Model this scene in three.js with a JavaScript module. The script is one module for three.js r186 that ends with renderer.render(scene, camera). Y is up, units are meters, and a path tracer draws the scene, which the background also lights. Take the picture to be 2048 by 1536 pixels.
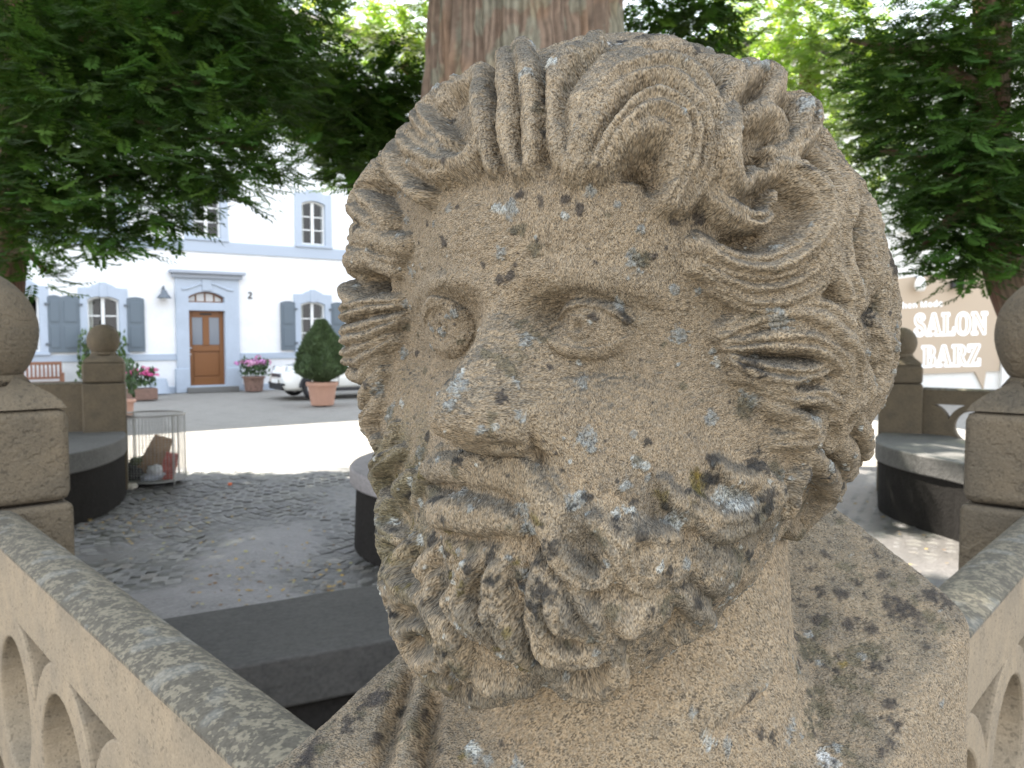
import * as THREE from 'three';
import { mergeGeometries, mergeVertices, toCreasedNormals } from 'three/addons/utils/BufferGeometryUtils.js';
import { RoundedBoxGeometry } from 'three/addons/geometries/RoundedBoxGeometry.js';

// ---------- camera, sky, sun, exposure ----------
const scene = new THREE.Scene();
const EYE = new THREE.Vector3(0, 1.6, 0);
const PITCH = 3.4 * Math.PI / 180;
const camera = new THREE.PerspectiveCamera(51.1, 4 / 3, 0.05, 400);
camera.position.copy(EYE);
camera.rotation.set(-PITCH, 0, 0);
camera.focus = 0.49;
camera.userData.fStop = 19;
camera.updateMatrixWorld(true);
scene.add(camera);
const renderer = new THREE.WebGLRenderer({ antialias: true });
renderer.setSize(1024, 768);
renderer.toneMapping = THREE.LinearToneMapping;
renderer.toneMappingExposure = 4.6;
renderer.shadowMap.enabled = true;
renderer.shadowMap.type = THREE.PCFSoftShadowMap;
const SUN_DIR = new THREE.Vector3(-0.36, 0.766, -0.532).normalize();
{
  const W = 512, Hh = 256, d = new Float32Array(W * Hh * 4);
  for (let y = 0; y < Hh; y++) for (let x = 0; x < W; x++) {
    const el = ((y + 0.5) / Hh - 0.5) * Math.PI, s = Math.max(0, Math.sin(el));
    const k = Math.pow(1 - s, 2.2);
    const o = (y * W + x) * 4, b = 0.72;
    if (el > 0) {
      d[o] = b * (0.70 + 0.30 * k); d[o + 1] = b * (0.80 + 0.20 * k); d[o + 2] = b * (0.97 + 0.03 * k);
    } else { d[o] = b * 0.35; d[o + 1] = b * 0.33; d[o + 2] = b * 0.3; }
    d[o + 3] = 1;
  }
  const sky = new THREE.DataTexture(d, W, Hh, THREE.RGBAFormat, THREE.FloatType);
  sky.mapping = THREE.EquirectangularReflectionMapping;
  sky.magFilter = sky.minFilter = THREE.LinearFilter;
  sky.needsUpdate = true;
  scene.background = sky;
  scene.environment = sky;
}
const sun = new THREE.DirectionalLight(new THREE.Color(1.0, 0.94, 0.86), 5);
sun.position.copy(SUN_DIR).multiplyScalar(60);
sun.castShadow = true;
sun.shadow.mapSize.set(4096, 4096);
Object.assign(sun.shadow.camera, { left: -35, right: 35, top: 35, bottom: -35, near: 1, far: 140 });
scene.add(sun); scene.add(sun.target);

// ---------- helpers ----------
const V = (x, y, z) => new THREE.Vector3(x, y, z);
let seed = 12345;
const rnd = () => { seed = (seed + 0x6d2b79f5) | 0; let t = Math.imul(seed ^ (seed >>> 15), 1 | seed); t = (t + Math.imul(t ^ (t >>> 7), 61 | t)) ^ t; return ((t ^ (t >>> 14)) >>> 0) / 4294967296; };
const rr = (a, b) => a + (b - a) * rnd();
const clamp = (x, a, b) => x < a ? a : x > b ? b : x;
const sstep = (a, b, x) => { const t = clamp((x - a) / (b - a), 0, 1); return t * t * (3 - 2 * t); };
const mix = (a, b, t) => a + (b - a) * t;
const PERM = new Uint8Array(512);
{ const p = [...Array(256).keys()]; for (let i = 255; i > 0; i--) { const j = Math.floor(rnd() * (i + 1)); [p[i], p[j]] = [p[j], p[i]]; } for (let i = 0; i < 512; i++) PERM[i] = p[i & 255]; }
const RV = new Float32Array(256); for (let i = 0; i < 256; i++) RV[i] = rnd() * 2 - 1;
// value noise in 3D, -1..1
function vn(x, y, z) {
  const xf = Math.floor(x), yf = Math.floor(y), zf = Math.floor(z);
  let u = x - xf, v = y - yf, w = z - zf; const X = xf & 255, Y = yf & 255, Z = zf & 255;
  u = u * u * (3 - 2 * u); v = v * v * (3 - 2 * v); w = w * w * (3 - 2 * w);
  const A = PERM[X] + Y, B = PERM[X + 1] + Y, AA = PERM[A & 255] + Z, AB = PERM[(A + 1) & 255] + Z, BA = PERM[B & 255] + Z, BB = PERM[(B + 1) & 255] + Z;
  const a = RV[PERM[AA & 255]], b = RV[PERM[BA & 255]], c = RV[PERM[AB & 255]], d = RV[PERM[BB & 255]];
  const e = RV[PERM[(AA + 1) & 255]], f = RV[PERM[(BA + 1) & 255]], g = RV[PERM[(AB + 1) & 255]], h = RV[PERM[(BB + 1) & 255]];
  const x0 = a + (b - a) * u, x1 = c + (d - c) * u, x2 = e + (f - e) * u, x3 = g + (h - g) * u;
  const y0 = x0 + (x1 - x0) * v, y1 = x2 + (x3 - x2) * v;
  return y0 + (y1 - y0) * w;
}
function fbm(x, y, z, oct = 4) { let s = 0, a = 0.5; for (let i = 0; i < oct; i++) { s += a * vn(x, y, z); x *= 2.03; y *= 2.03; z *= 2.03; x += 7.1; a *= 0.5; } return s; }
// pixel of the photograph (2048 x 1536) -> ray from the eye
const FPX = 768 / Math.tan(51.1 / 2 * Math.PI / 180);
function ray(px, py) {
  const v = V((px - 1024) / FPX, (768 - py) / FPX, -1);
  const c = Math.cos(PITCH), s = Math.sin(PITCH);
  return V(v.x, v.y * c + v.z * s, -v.y * s + v.z * c);    // not normalised: depth along the view axis is 1
}
function at(px, py, depth) { return ray(px, py).multiplyScalar(depth).add(EYE); }
function onY(px, py, y) { const r = ray(px, py); return r.multiplyScalar((y - EYE.y) / r.y).add(EYE); }
function tag(o, label, category, group, kind) { o.userData.label = label; if (category) o.userData.category = category; if (group) o.userData.group = group; if (kind) o.userData.kind = kind; return o; }
const taken = new Map();
function numbered(n) { const k = taken.get(n) || 0; taken.set(n, k + 1); return k ? n + '_' + String(k).padStart(3, '0') : n; }
function thing(name, label, category, group) { const g = new THREE.Group(); g.name = numbered(name); scene.add(g); tag(g, label, category, group); return g; }
function add(name, geo, mat, parent) { const m = new THREE.Mesh(geo, mat); m.name = parent && parent !== scene ? name : numbered(name); m.castShadow = m.receiveShadow = true; (parent || scene).add(m); return m; }
function struct(name, geo, mat) { const m = add(name, geo, mat, scene); m.userData.kind = 'structure'; return m; }
const lin = (r, g, b) => new THREE.Color().setRGB(r, g, b);
const std = (r, g, b, rough = 0.9, o = {}) => new THREE.MeshStandardMaterial({ color: lin(r, g, b), roughness: rough, ...o });
// tileable texture from a function (u, v in 0..1) -> [r, g, b] linear or grey
function tex(size, fn, srgb = true, rx = 1, ry = 1) {
  const d = new Uint8Array(size * size * 4);
  const enc = (x) => { x = clamp(x, 0, 1); return 255 * (srgb ? (x < 0.0031308 ? 12.92 * x : 1.055 * Math.pow(x, 1 / 2.4) - 0.055) : x); };
  for (let y = 0; y < size; y++) for (let x = 0; x < size; x++) { const c = fn(x / size, y / size), o = (y * size + x) * 4; if (typeof c === 'number') d[o] = d[o + 1] = d[o + 2] = enc(c); else { d[o] = enc(c[0]); d[o + 1] = enc(c[1]); d[o + 2] = enc(c[2]); } d[o + 3] = 255; }
  const t = new THREE.DataTexture(d, size, size, THREE.RGBAFormat);
  t.wrapS = t.wrapT = THREE.RepeatWrapping; t.magFilter = THREE.LinearFilter; t.minFilter = THREE.LinearMipmapLinearFilter; t.generateMipmaps = true;
  if (srgb) t.colorSpace = THREE.SRGBColorSpace;
  t.repeat.set(rx, ry); t.needsUpdate = true; return t;
}
// noise that tiles over u, v with a given number of cells
function tn(u, v, cells, k = 0) { const a = u * cells, b = v * cells; const xf = Math.floor(a), yf = Math.floor(b); let fx = a - xf, fy = b - yf; fx = fx * fx * (3 - 2 * fx); fy = fy * fy * (3 - 2 * fy); const h = (i, j) => RV[PERM[(PERM[((i % cells) + cells) % cells & 255] + ((j % cells) + cells) % cells + k * 37) & 255]]; const p = h(xf, yf), q = h(xf + 1, yf), r = h(xf, yf + 1), s = h(xf + 1, yf + 1); return p + (q - p) * fx + (r - p) * fy + (p - q - r + s) * fx * fy; }
function tfbm(u, v, cells, oct, k = 0) { let s = 0, a = 0.5; for (let i = 0; i < oct; i++) { s += a * tn(u, v, cells, k + i * 5); cells *= 2; a *= 0.55; } return s; }
// box-projected uv in metres from world positions
function boxUV(g, scale = 1) {
  g = g.index ? g.toNonIndexed() : g; if (!g.attributes.normal) g.computeVertexNormals();
  const p = g.attributes.position, uv = new Float32Array(p.count * 2), a = V(), b = V(), c = V(), n = V();
  for (let i = 0; i < p.count; i += 3) {
    a.fromBufferAttribute(p, i); b.fromBufferAttribute(p, i + 1); c.fromBufferAttribute(p, i + 2);
    n.crossVectors(b.clone().sub(a), c.clone().sub(a)); const ax = Math.abs(n.x), ay = Math.abs(n.y), az = Math.abs(n.z);
    [a, b, c].forEach((q, k) => { const o = (i + k) * 2; if (ay >= ax && ay >= az) { uv[o] = q.x * scale; uv[o + 1] = q.z * scale; } else if (ax >= az) { uv[o] = q.z * scale; uv[o + 1] = q.y * scale; } else { uv[o] = q.x * scale; uv[o + 1] = q.y * scale; } });
  }
  g.setAttribute('uv', new THREE.BufferAttribute(uv, 2)); return g;
}
const leafQuad = (w, l) => { const g = new THREE.BufferGeometry(); g.setAttribute('position', new THREE.Float32BufferAttribute([0, 0, 0, w / 2, l * .45, .02 * l, 0, l, 0, -w / 2, l * .45, .02 * l], 3)); g.setAttribute('uv', new THREE.Float32BufferAttribute([.5, 0, 1, .5, .5, 1, 0, .5], 2)); g.setIndex([0, 1, 2, 0, 2, 3]); g.computeVertexNormals(); return g; };
function scatter(parent, name, geo, mat, n, place) { const im = new THREE.InstancedMesh(geo, mat, n), o = new THREE.Object3D(), c = new THREE.Color(); let col = false; for (let i = 0; i < n; i++) { const r = place(i, o, c); o.updateMatrix(); im.setMatrixAt(i, o.matrix); if (r) { im.setColorAt(i, c); col = true; } } im.name = name; im.userData.kind = 'stuff'; im.castShadow = im.receiveShadow = true; parent.add(im); return im; }
const leafM = (r, g, b, t = .35) => new THREE.MeshPhysicalMaterial({ color: lin(r, g, b), roughness: .75, transmission: t, thickness: 0 });
const HEAD_N = 880, BODY_N = 520;
// ---------- ground ----------

const groundMap = tex(512, (u, v) => { const k = .8 + .14 * tfbm(u, v, 8, 5, 3) + .16 * tn(u, v, 200, 5) + .1 * tn(u, v, 90, 8); return [k, k * .985, k * .95]; }, true, .7, .7);
const groundBump = tex(512, (u, v) => clamp(.5 + .3 * tn(u, v, 120, 2) + .25 * tn(u, v, 48, 4), 0, 1), false, .7, .7);
const groundMat = new THREE.MeshStandardMaterial({ color: lin(.27, .255, .23), map: groundMap, bumpMap: groundBump, bumpScale: .006, roughness: .95 });
{
  const g = boxUV(new THREE.PlaneGeometry(160, 160, 1, 1).rotateX(-Math.PI / 2).translate(0, -.03, -40));
  struct('ground', g, groundMat);
}
// ---------- the white house ----------
const doorBase = onY(415, 782, 0);
const HX = V(.814, 0, -.581).normalize(), HN = V(.581, 0, .814).normalize();
const house = thing('white_house', 'white rendered house with pale blue stone trim and brown panelled door', 'house');
house.position.copy(doorBase); house.rotation.y = Math.asin(.581);
function fac(px, py, off = 0) { const r = ray(px, py), o = doorBase.clone().addScaledVector(HN, off); const t = o.clone().sub(EYE).dot(HN) / r.dot(HN); const p = r.multiplyScalar(t).add(EYE).sub(doorBase); return [p.dot(HX), p.y]; }
const whiteMap = tex(256, (u, v) => .9 + .06 * tfbm(u, v, 6, 4, 2) + .03 * tn(u, v, 100, 3), true, .5, .5), plasterBump = tex(256, (u, v) => clamp(.5 + .4 * tfbm(u, v, 20, 3, 12), 0, 1), false, .8, .8);
const M = {
  white: new THREE.MeshStandardMaterial({ color: lin(.88, .88, .88), map: whiteMap, bumpMap: plasterBump, bumpScale: .004, roughness: .92 }),
  blue: new THREE.MeshStandardMaterial({ color: lin(.47, .53, .61), map: whiteMap, roughness: .85 }),
  frame: std(.78, .78, .76, .5), shutter: std(.125, .155, .18, .6), door: std(.20, .078, .022, .45), doorDark: std(.15, .055, .018, .5),
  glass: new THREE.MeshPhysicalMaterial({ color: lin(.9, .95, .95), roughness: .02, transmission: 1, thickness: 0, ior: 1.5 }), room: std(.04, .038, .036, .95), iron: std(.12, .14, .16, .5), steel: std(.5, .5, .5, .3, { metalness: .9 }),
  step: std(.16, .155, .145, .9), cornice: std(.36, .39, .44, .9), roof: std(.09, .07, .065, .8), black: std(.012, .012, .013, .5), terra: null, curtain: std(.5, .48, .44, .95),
};
const bevelBox = (w, h, d, r = .008) => new RoundedBoxGeometry(w, h, d, 1, Math.min(r, w / 3, h / 3, d / 3));
// a box between two local corners on the facade, from depth z0 to z1
const fbox = (x0, x1, y0, y1, z0, z1, r = .008) => bevelBox(x1 - x0, y1 - y0, z1 - z0, r).translate((x0 + x1) / 2, (y0 + y1) / 2, (z0 + z1) / 2);
// opening with a flat segmental arch: outline as Shape / Path
function archPath(P_, x0, x1, y0, y1, rise) { P_.moveTo(x0, y0); P_.lineTo(x1, y0); P_.lineTo(x1, y1 - rise); for (let i = 1; i <= 10; i++) { const t = i / 10, x = mix(x1, x0, t); P_.lineTo(x, y1 - rise + rise * (1 - (2 * t - 1) ** 2)); } P_.lineTo(x0, y0); return P_; }
const openings = [];
function facadeWindow(x0, x1, y0, y1, surroundW, rise, rows, shutterMode, keystone, label) {
  openings.push([x0, x1, y0, y1, rise]);
  const sh = new THREE.Shape(); const o0 = x0 - surroundW, o1 = x1 + surroundW, top = y1 + surroundW * 1.05;
  sh.moveTo(o0, y0 - .02); sh.lineTo(o1, y0 - .02); sh.lineTo(o1, top); sh.lineTo(mix(o1, o0, .22), top + .01); sh.quadraticCurveTo((o0 + o1) / 2, top + .26, mix(o0, o1, .22), top + .01); sh.lineTo(o0, top); sh.lineTo(o0, y0 - .02);
  sh.holes.push(archPath(new THREE.Path(), x0, x1, y0, y1, rise));
  const win = add('window', new THREE.ExtrudeGeometry(sh, { depth: .16, bevelEnabled: true, bevelSize: .006, bevelThickness: .006, bevelSegments: 1 }).translate(0, 0, -.115), M.blue, house);
  if (keystone) add('keystone', fbox((x0 + x1) / 2 - .09, (x0 + x1) / 2 + .09, y1 - .03, top + .16, -.03, .075), M.blue, win);
  add('sill', fbox(o0 - .02, o1 + .02, y0 - .09, y0 - .025, -.1, .085), M.blue, win);
  const fw = .055, z0 = -.12, z1 = -.07, fr = [], fs = archPath(new THREE.Shape(), x0, x1, y0, y1, rise); fs.holes.push(archPath(new THREE.Path(), x0 + fw, x1 - fw, y0 + fw, y1 - fw, rise));
  fr.push(new THREE.ExtrudeGeometry(fs, { depth: z1 - z0, bevelEnabled: false }).translate(0, 0, z0));
  const mid = (x0 + x1) / 2, ph = (y1 - rise * .3 - y0 - fw * 2) / rows;
  fr.push(fbox(mid - .045, mid + .045, y0 + fw, y1 - fw - .001, z0 + .002, z1 + .02, .004).clone());
  for (let r = 1; r < rows; r++) for (const s of [0, 1]) { const a = s ? mid + .065 : x0 + fw, b = s ? x1 - fw : mid - .065; fr.push(fbox(a, b, y0 + fw + ph * r - .018, y0 + fw + ph * r + .018, z0 + .004, z1 + .006, .003).clone()); }
  add('frame', mergeGeometries(fr.map((q) => q.index ? q.toNonIndexed() : q)), M.frame, win);
  for (let r = 0; r < rows; r++) for (const s of [0, 1]) { const a = s ? mid + .065 : x0 + fw, b = s ? x1 - fw : mid - .065, top2 = r === rows - 1 ? y1 - fw : y0 + fw + ph * (r + 1) - .018, bot = y0 + fw + ph * r + (r ? .018 : 0); add('pane', new THREE.PlaneGeometry(b - a, top2 - bot).translate((a + b) / 2, (top2 + bot) / 2, -.1), M.glass, win); }
  add('curtain', new THREE.PlaneGeometry((x1 - x0) * .16, y1 - y0 - .1, 8, 1).translate(x0 + (x1 - x0) * .14, (y0 + y1) / 2, -.24), M.curtain, win);
  const shut = (a, b, hs) => {
    const s = add('shutter', fbox(a, b, y0 - .02, y1 - .06, .035, .075, .006), M.shutter, house), w = b - a, hgt = y1 - y0 - .04;
    const tp = new THREE.Shape(); tp.moveTo(a, y1 - .058); tp.lineTo(b, y1 - .058); tp.quadraticCurveTo((a + b) / 2, y1 + .04, a, y1 - .058);
    add('shutter_head', new THREE.ExtrudeGeometry(tp, { depth: .036, bevelEnabled: false }).translate(0, 0, .037), M.shutter, s);
    for (const [p, q] of [[.05, .46], [.52, .93]]) add('shutter_panel', fbox(a + w * .17, b - w * .17, y0 + hgt * p + .03, y0 + hgt * q, .07, .092, .012), M.shutter, s);
    for (const p of [.14, .86]) add('hinge', fbox(hs > 0 ? a - .07 : b - .03, hs > 0 ? a + .03 : b + .07, y0 + hgt * p - .03, y0 + hgt * p + .03, .05, .1, .008), M.iron, s);
  };
  const sw = (x1 - x0) * .56;
  if (shutterMode & 1) shut(o0 - sw + .02, o0 + .02, -1);
  if (shutterMode & 2) shut(o1 - .02, o1 + sw - .02, 1);
  return win;
}
{
  const F = (px, py) => fac(px, py);
  const rect = (a, b, c, d) => { const p = F(a, b), q = F(c, d); return [p[0], q[0], q[1], p[1]]; };   // left, top, right, bottom pixels
  // lower windows
  let [x0, x1, y0, y1] = rect(173, 594, 241, 703); const yLow = F(210, 704)[1] + .02; const w1 = [x0, x1], hW = F(207, 592)[1];
  facadeWindow(x0, x1, yLow, hW, .20, .10, 3, 3, true);
  { const p = F(600, 607), q = F(650, 607); facadeWindow(p[0], q[0], yLow, hW, .20, .10, 3, 3, true); }
  { const p = F(28, 600)[0], q = F(78, 600)[0]; facadeWindow(p, q, yLow, hW, .20, .10, 3, 2, true); }
  { const p = F(-200, 600)[0]; facadeWindow(p, p + 1.2, yLow, hW, .20, .10, 3, 3, true); const q = F(-520, 600)[0]; facadeWindow(q, q + 1.2, yLow, hW, .20, .10, 3, 3, true); }
  // upper windows
  const yU0 = F(625, 490)[1], yU1 = F(625, 402)[1];
  for (const [a, b] of [[602, 650], [384, 441], [180, 238], [28, 84], [-190, -120], [-480, -395]]) facadeWindow(F(a, 450)[0], F(b, 450)[0], yU0, yU1, .20, .10, 3, 0, false);
  const step2 = yU0 - yLow; for (const [a, b] of [[602, 650], [384, 441], [180, 238]]) facadeWindow(F(a, 450)[0], F(b, 450)[0], yU0 + step2 * .98, yU1 + step2 * .86, .18, .06, 2, 0, false);
  // door surround
  const d0 = F(377, 700)[0], d1 = F(450, 700)[0], dTop = F(413, 621)[1], dBot = .16, fan0 = F(413, 606)[1], fan1 = F(413, 583)[1];
  const s0 = F(352, 650)[0], s1 = F(476, 650)[0], sTop = F(415, 556)[1];
  openings.push([d0, d1, 0, fan1, .14]);
  const ds = new THREE.Shape(); ds.moveTo(s0, 0); ds.lineTo(s1, 0); ds.lineTo(s1, sTop); ds.lineTo(s0, sTop); ds.lineTo(s0, 0);
  const dh = new THREE.Path(); dh.moveTo(d0, dBot); dh.lineTo(d1, dBot); dh.lineTo(d1, dTop); dh.lineTo(d0, dTop); dh.lineTo(d0, dBot); ds.holes.push(dh);
  ds.holes.push(archPath(new THREE.Path(), d0, d1, fan0, fan1, .16));
  const por = add('door_surround', new THREE.ExtrudeGeometry(ds, { depth: .27, bevelEnabled: true, bevelSize: .01, bevelThickness: .01, bevelSegments: 1 }).translate(0, 0, -.17), M.blue, house);
  add('keystone', fbox((d0 + d1) / 2 - .13, (d0 + d1) / 2 + .13, fan1 + .02, sTop - .06, .05, .145), M.blue, por);
  { const arch = []; for (let i = 0; i <= 16; i++) { const t = i / 16 * 2 - 1; arch.push(V(mix(s0 + .15, s1 - .15, i / 16), fan1 + .14 + .12 * Math.cos(t * Math.PI) * .8, .115)); } add('moulding', new THREE.TubeGeometry(new THREE.CatmullRomCurve3(arch), 32, .035, 6), M.blue, por); }
  for (const [a, b] of [[s0 - .06, d0 + .0], [d1, s1 + .06]]) add('plinth_block', fbox(a, b, -.02, F(360, 737)[1], -.1, .14, .015), M.blue, por);
  const cor = []; const cTop = F(415, 543)[1]; cor.push(fbox(s0 - .1, s1 + .1, sTop - .02, cTop - .09, -.1, .2), fbox(s0 - .18, s1 + .18, cTop - .088, cTop, -.1, .3)); add('cornice', mergeGeometries(cor.map((q) => { return q.index ? q.toNonIndexed() : q; })), M.cornice, por);
  // door leaf
  const door = add('door', fbox(d0 + .002, d1 - .002, dBot + .01, dTop - .002, -.15, -.09), M.door, house), w = d1 - d0, hD = dTop - dBot;
  const dm = (d0 + d1) / 2;
  add('stile', fbox(d0 + .004, d0 + .13, dBot + .012, dTop - .004, -.088, -.06), M.door, door); add('stile', fbox(d1 - .13, d1 - .004, dBot + .012, dTop - .004, -.088, -.06), M.door, door); add('stile', fbox(dm - .09, dm + .09, dBot + hD * .54, dTop - .12, -.087, -.062), M.door, door);
  add('rail', fbox(d0 + .131, d1 - .131, dTop - .2, dTop - .006, -.087, -.061), M.door, door); add('rail', fbox(d0 + .131, d1 - .131, dBot + hD * .46, dBot + hD * .53, -.087, -.05), M.door, door); add('rail', fbox(d0 + .131, d1 - .131, dBot + .014, dBot + .24, -.087, -.055), M.door, door);
  add('panel', fbox(d0 + .17, d1 - .17, dBot + .29, dBot + hD * .43, -.088, -.066, .02), M.door, door);
  for (const [a, b] of [[d0 + .135, dm - .095], [dm + .095, d1 - .135]]) add('pane', new THREE.PlaneGeometry(b - a, hD * .38).translate((a + b) / 2, dBot + hD * .735, -.083), new THREE.MeshStandardMaterial({ color: lin(.16, .18, .21), roughness: .06 }), door);
  add('handle', new THREE.SphereGeometry(.035, 10, 8).translate(d0 + .07, dBot + hD * .5, -.035), M.steel, door); add('lock', new THREE.CylinderGeometry(.022, .022, .03, 10).rotateX(Math.PI / 2).translate(d0 + .07, dBot + hD * .42, -.05), M.steel, door); add('letter_slot', fbox(dm - .16, dm + .16, dTop - .13, dTop - .08, -.06, -.05), M.black, door);
  const fan = add('fanlight', new THREE.ExtrudeGeometry((() => { const q = archPath(new THREE.Shape(), d0, d1, fan0, fan1, .16); q.holes.push(archPath(new THREE.Path(), d0 + .05, d1 - .05, fan0 + .05, fan1 - .05, .16)); return q; })(), { depth: .05, bevelEnabled: false }).translate(0, 0, -.14), M.door, house);
  for (let i = 1; i < 4; i++) add('glazing_bar', fbox(mix(d0, d1, i / 4) - .02, mix(d0, d1, i / 4) + .02, fan0 + .03, fan1 - .06 - (i === 2 ? 0 : .05), -.138, -.095), M.door, fan);
  add('pane', new THREE.ShapeGeometry(archPath(new THREE.Shape(), d0 + .04, d1 - .04, fan0 + .04, fan1 - .04, .16)).translate(0, 0, -.12), new THREE.MeshStandardMaterial({ color: lin(.6, .6, .6), roughness: .08 }), fan);
  add('step', fbox(d0 - .1, d1 + .3, -.02, .13, -.14, .34, .015), M.step, house);
  // string courses
  const c0 = F(560, 706)[1], c1 = F(560, 717)[1]; for (const [a, b] of [[-24, s0 - .002], [s1 + .002, 14]]) add('string_course', fbox(a, b, c1, yLow - .092, -.05, .035), M.blue, house);
  const u1 = F(480, 490)[1], u0 = F(480, 470)[1]; add('string_course', fbox(-24, 14, yU0 - .42, yU0 - .092, -.05, .04), M.blue, house);
  add('plinth', fbox(-24, s0 - .07, -.05, .16, -.05, .03), M.blue, house); add('plinth', fbox(s1 + .07, 14, -.05, .16, -.05, .03), M.blue, house);
  // wall with its openings
  const ws = new THREE.Shape(); ws.moveTo(-24, -.1); ws.lineTo(14, -.1); ws.lineTo(14, 11.2); ws.lineTo(-24, 11.2); ws.lineTo(-24, -.1);
  for (const [a, b, c, d, r] of openings) ws.holes.push(archPath(new THREE.Path(), a, b, Math.max(c, -.05), d, r));
  add('wall', boxUV(new THREE.ExtrudeGeometry(ws, { depth: .35, bevelEnabled: false }).translate(0, 0, -.352)), M.white, house);
  add('back_wall', fbox(-24, 14, -.1, 11.2, -10, -9.7), M.white, house); add('side_wall', fbox(-24, -23.7, -.1, 11.2, -9.69, -.36), M.white, house); add('side_wall', fbox(13.7, 14, -.1, 11.2, -9.69, -.36), M.white, house);
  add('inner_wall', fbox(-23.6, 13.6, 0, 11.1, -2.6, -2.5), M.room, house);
  const rs = new THREE.Shape(); rs.moveTo(.55, 11.2); rs.lineTo(-10.5, 11.2); rs.lineTo(-5, 13.6); rs.lineTo(.55, 11.2);
  add('roof', new THREE.ExtrudeGeometry(rs, { depth: 38.6, bevelEnabled: false }).rotateY(-Math.PI / 2).translate(14.3, .01, 0), M.roof, house);
  // house number, lamp
  const num = F(498, 592);
  const { FontLoader } = await import('three/addons/loaders/FontLoader.js'); const { TextGeometry } = await import('three/addons/geometries/TextGeometry.js');
  const font = await new FontLoader().loadAsync('fonts/droid/droid_sans_bold.typeface.json');
  const tg = new TextGeometry('2', { font, size: .2, depth: .015, curveSegments: 5 }); tg.translate(num[0] - .05, num[1] - .08, .005); add('house_number', tg, M.black, house);
  const lp = F(325, 588), lampg = thing('wall_lamp', 'grey gooseneck wall lamp left of the brown door', 'lamp');
  lampg.position.copy(doorBase); lampg.rotation.y = house.rotation.y;
  add('arm', new THREE.TubeGeometry(new THREE.CatmullRomCurve3([V(lp[0], lp[1] - .05, .0), V(lp[0], lp[1] + .18, .05), V(lp[0], lp[1] + .2, .16), V(lp[0], lp[1] + .05, .2)]), 12, .025, 6), M.iron, lampg);
  add('shade', new THREE.LatheGeometry([[.02, .12], [.07, .08], [.1, 0], [.2, -.12], [.19, -.125], [.09, -.01], [.0, .06]].map(([x, y]) => new THREE.Vector2(x, y)), 18).translate(lp[0], lp[1], .2), M.iron, lampg);
  add('bulb', new THREE.SphereGeometry(.05, 10, 8).translate(lp[0], lp[1] - .12, .2), std(.8, .8, .78, .3), lampg);
  add('wall_plate', new THREE.CylinderGeometry(.06, .06, .03, 12).rotateX(Math.PI / 2).translate(lp[0], lp[1] - .03, .02), M.iron, lampg);
}
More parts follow.
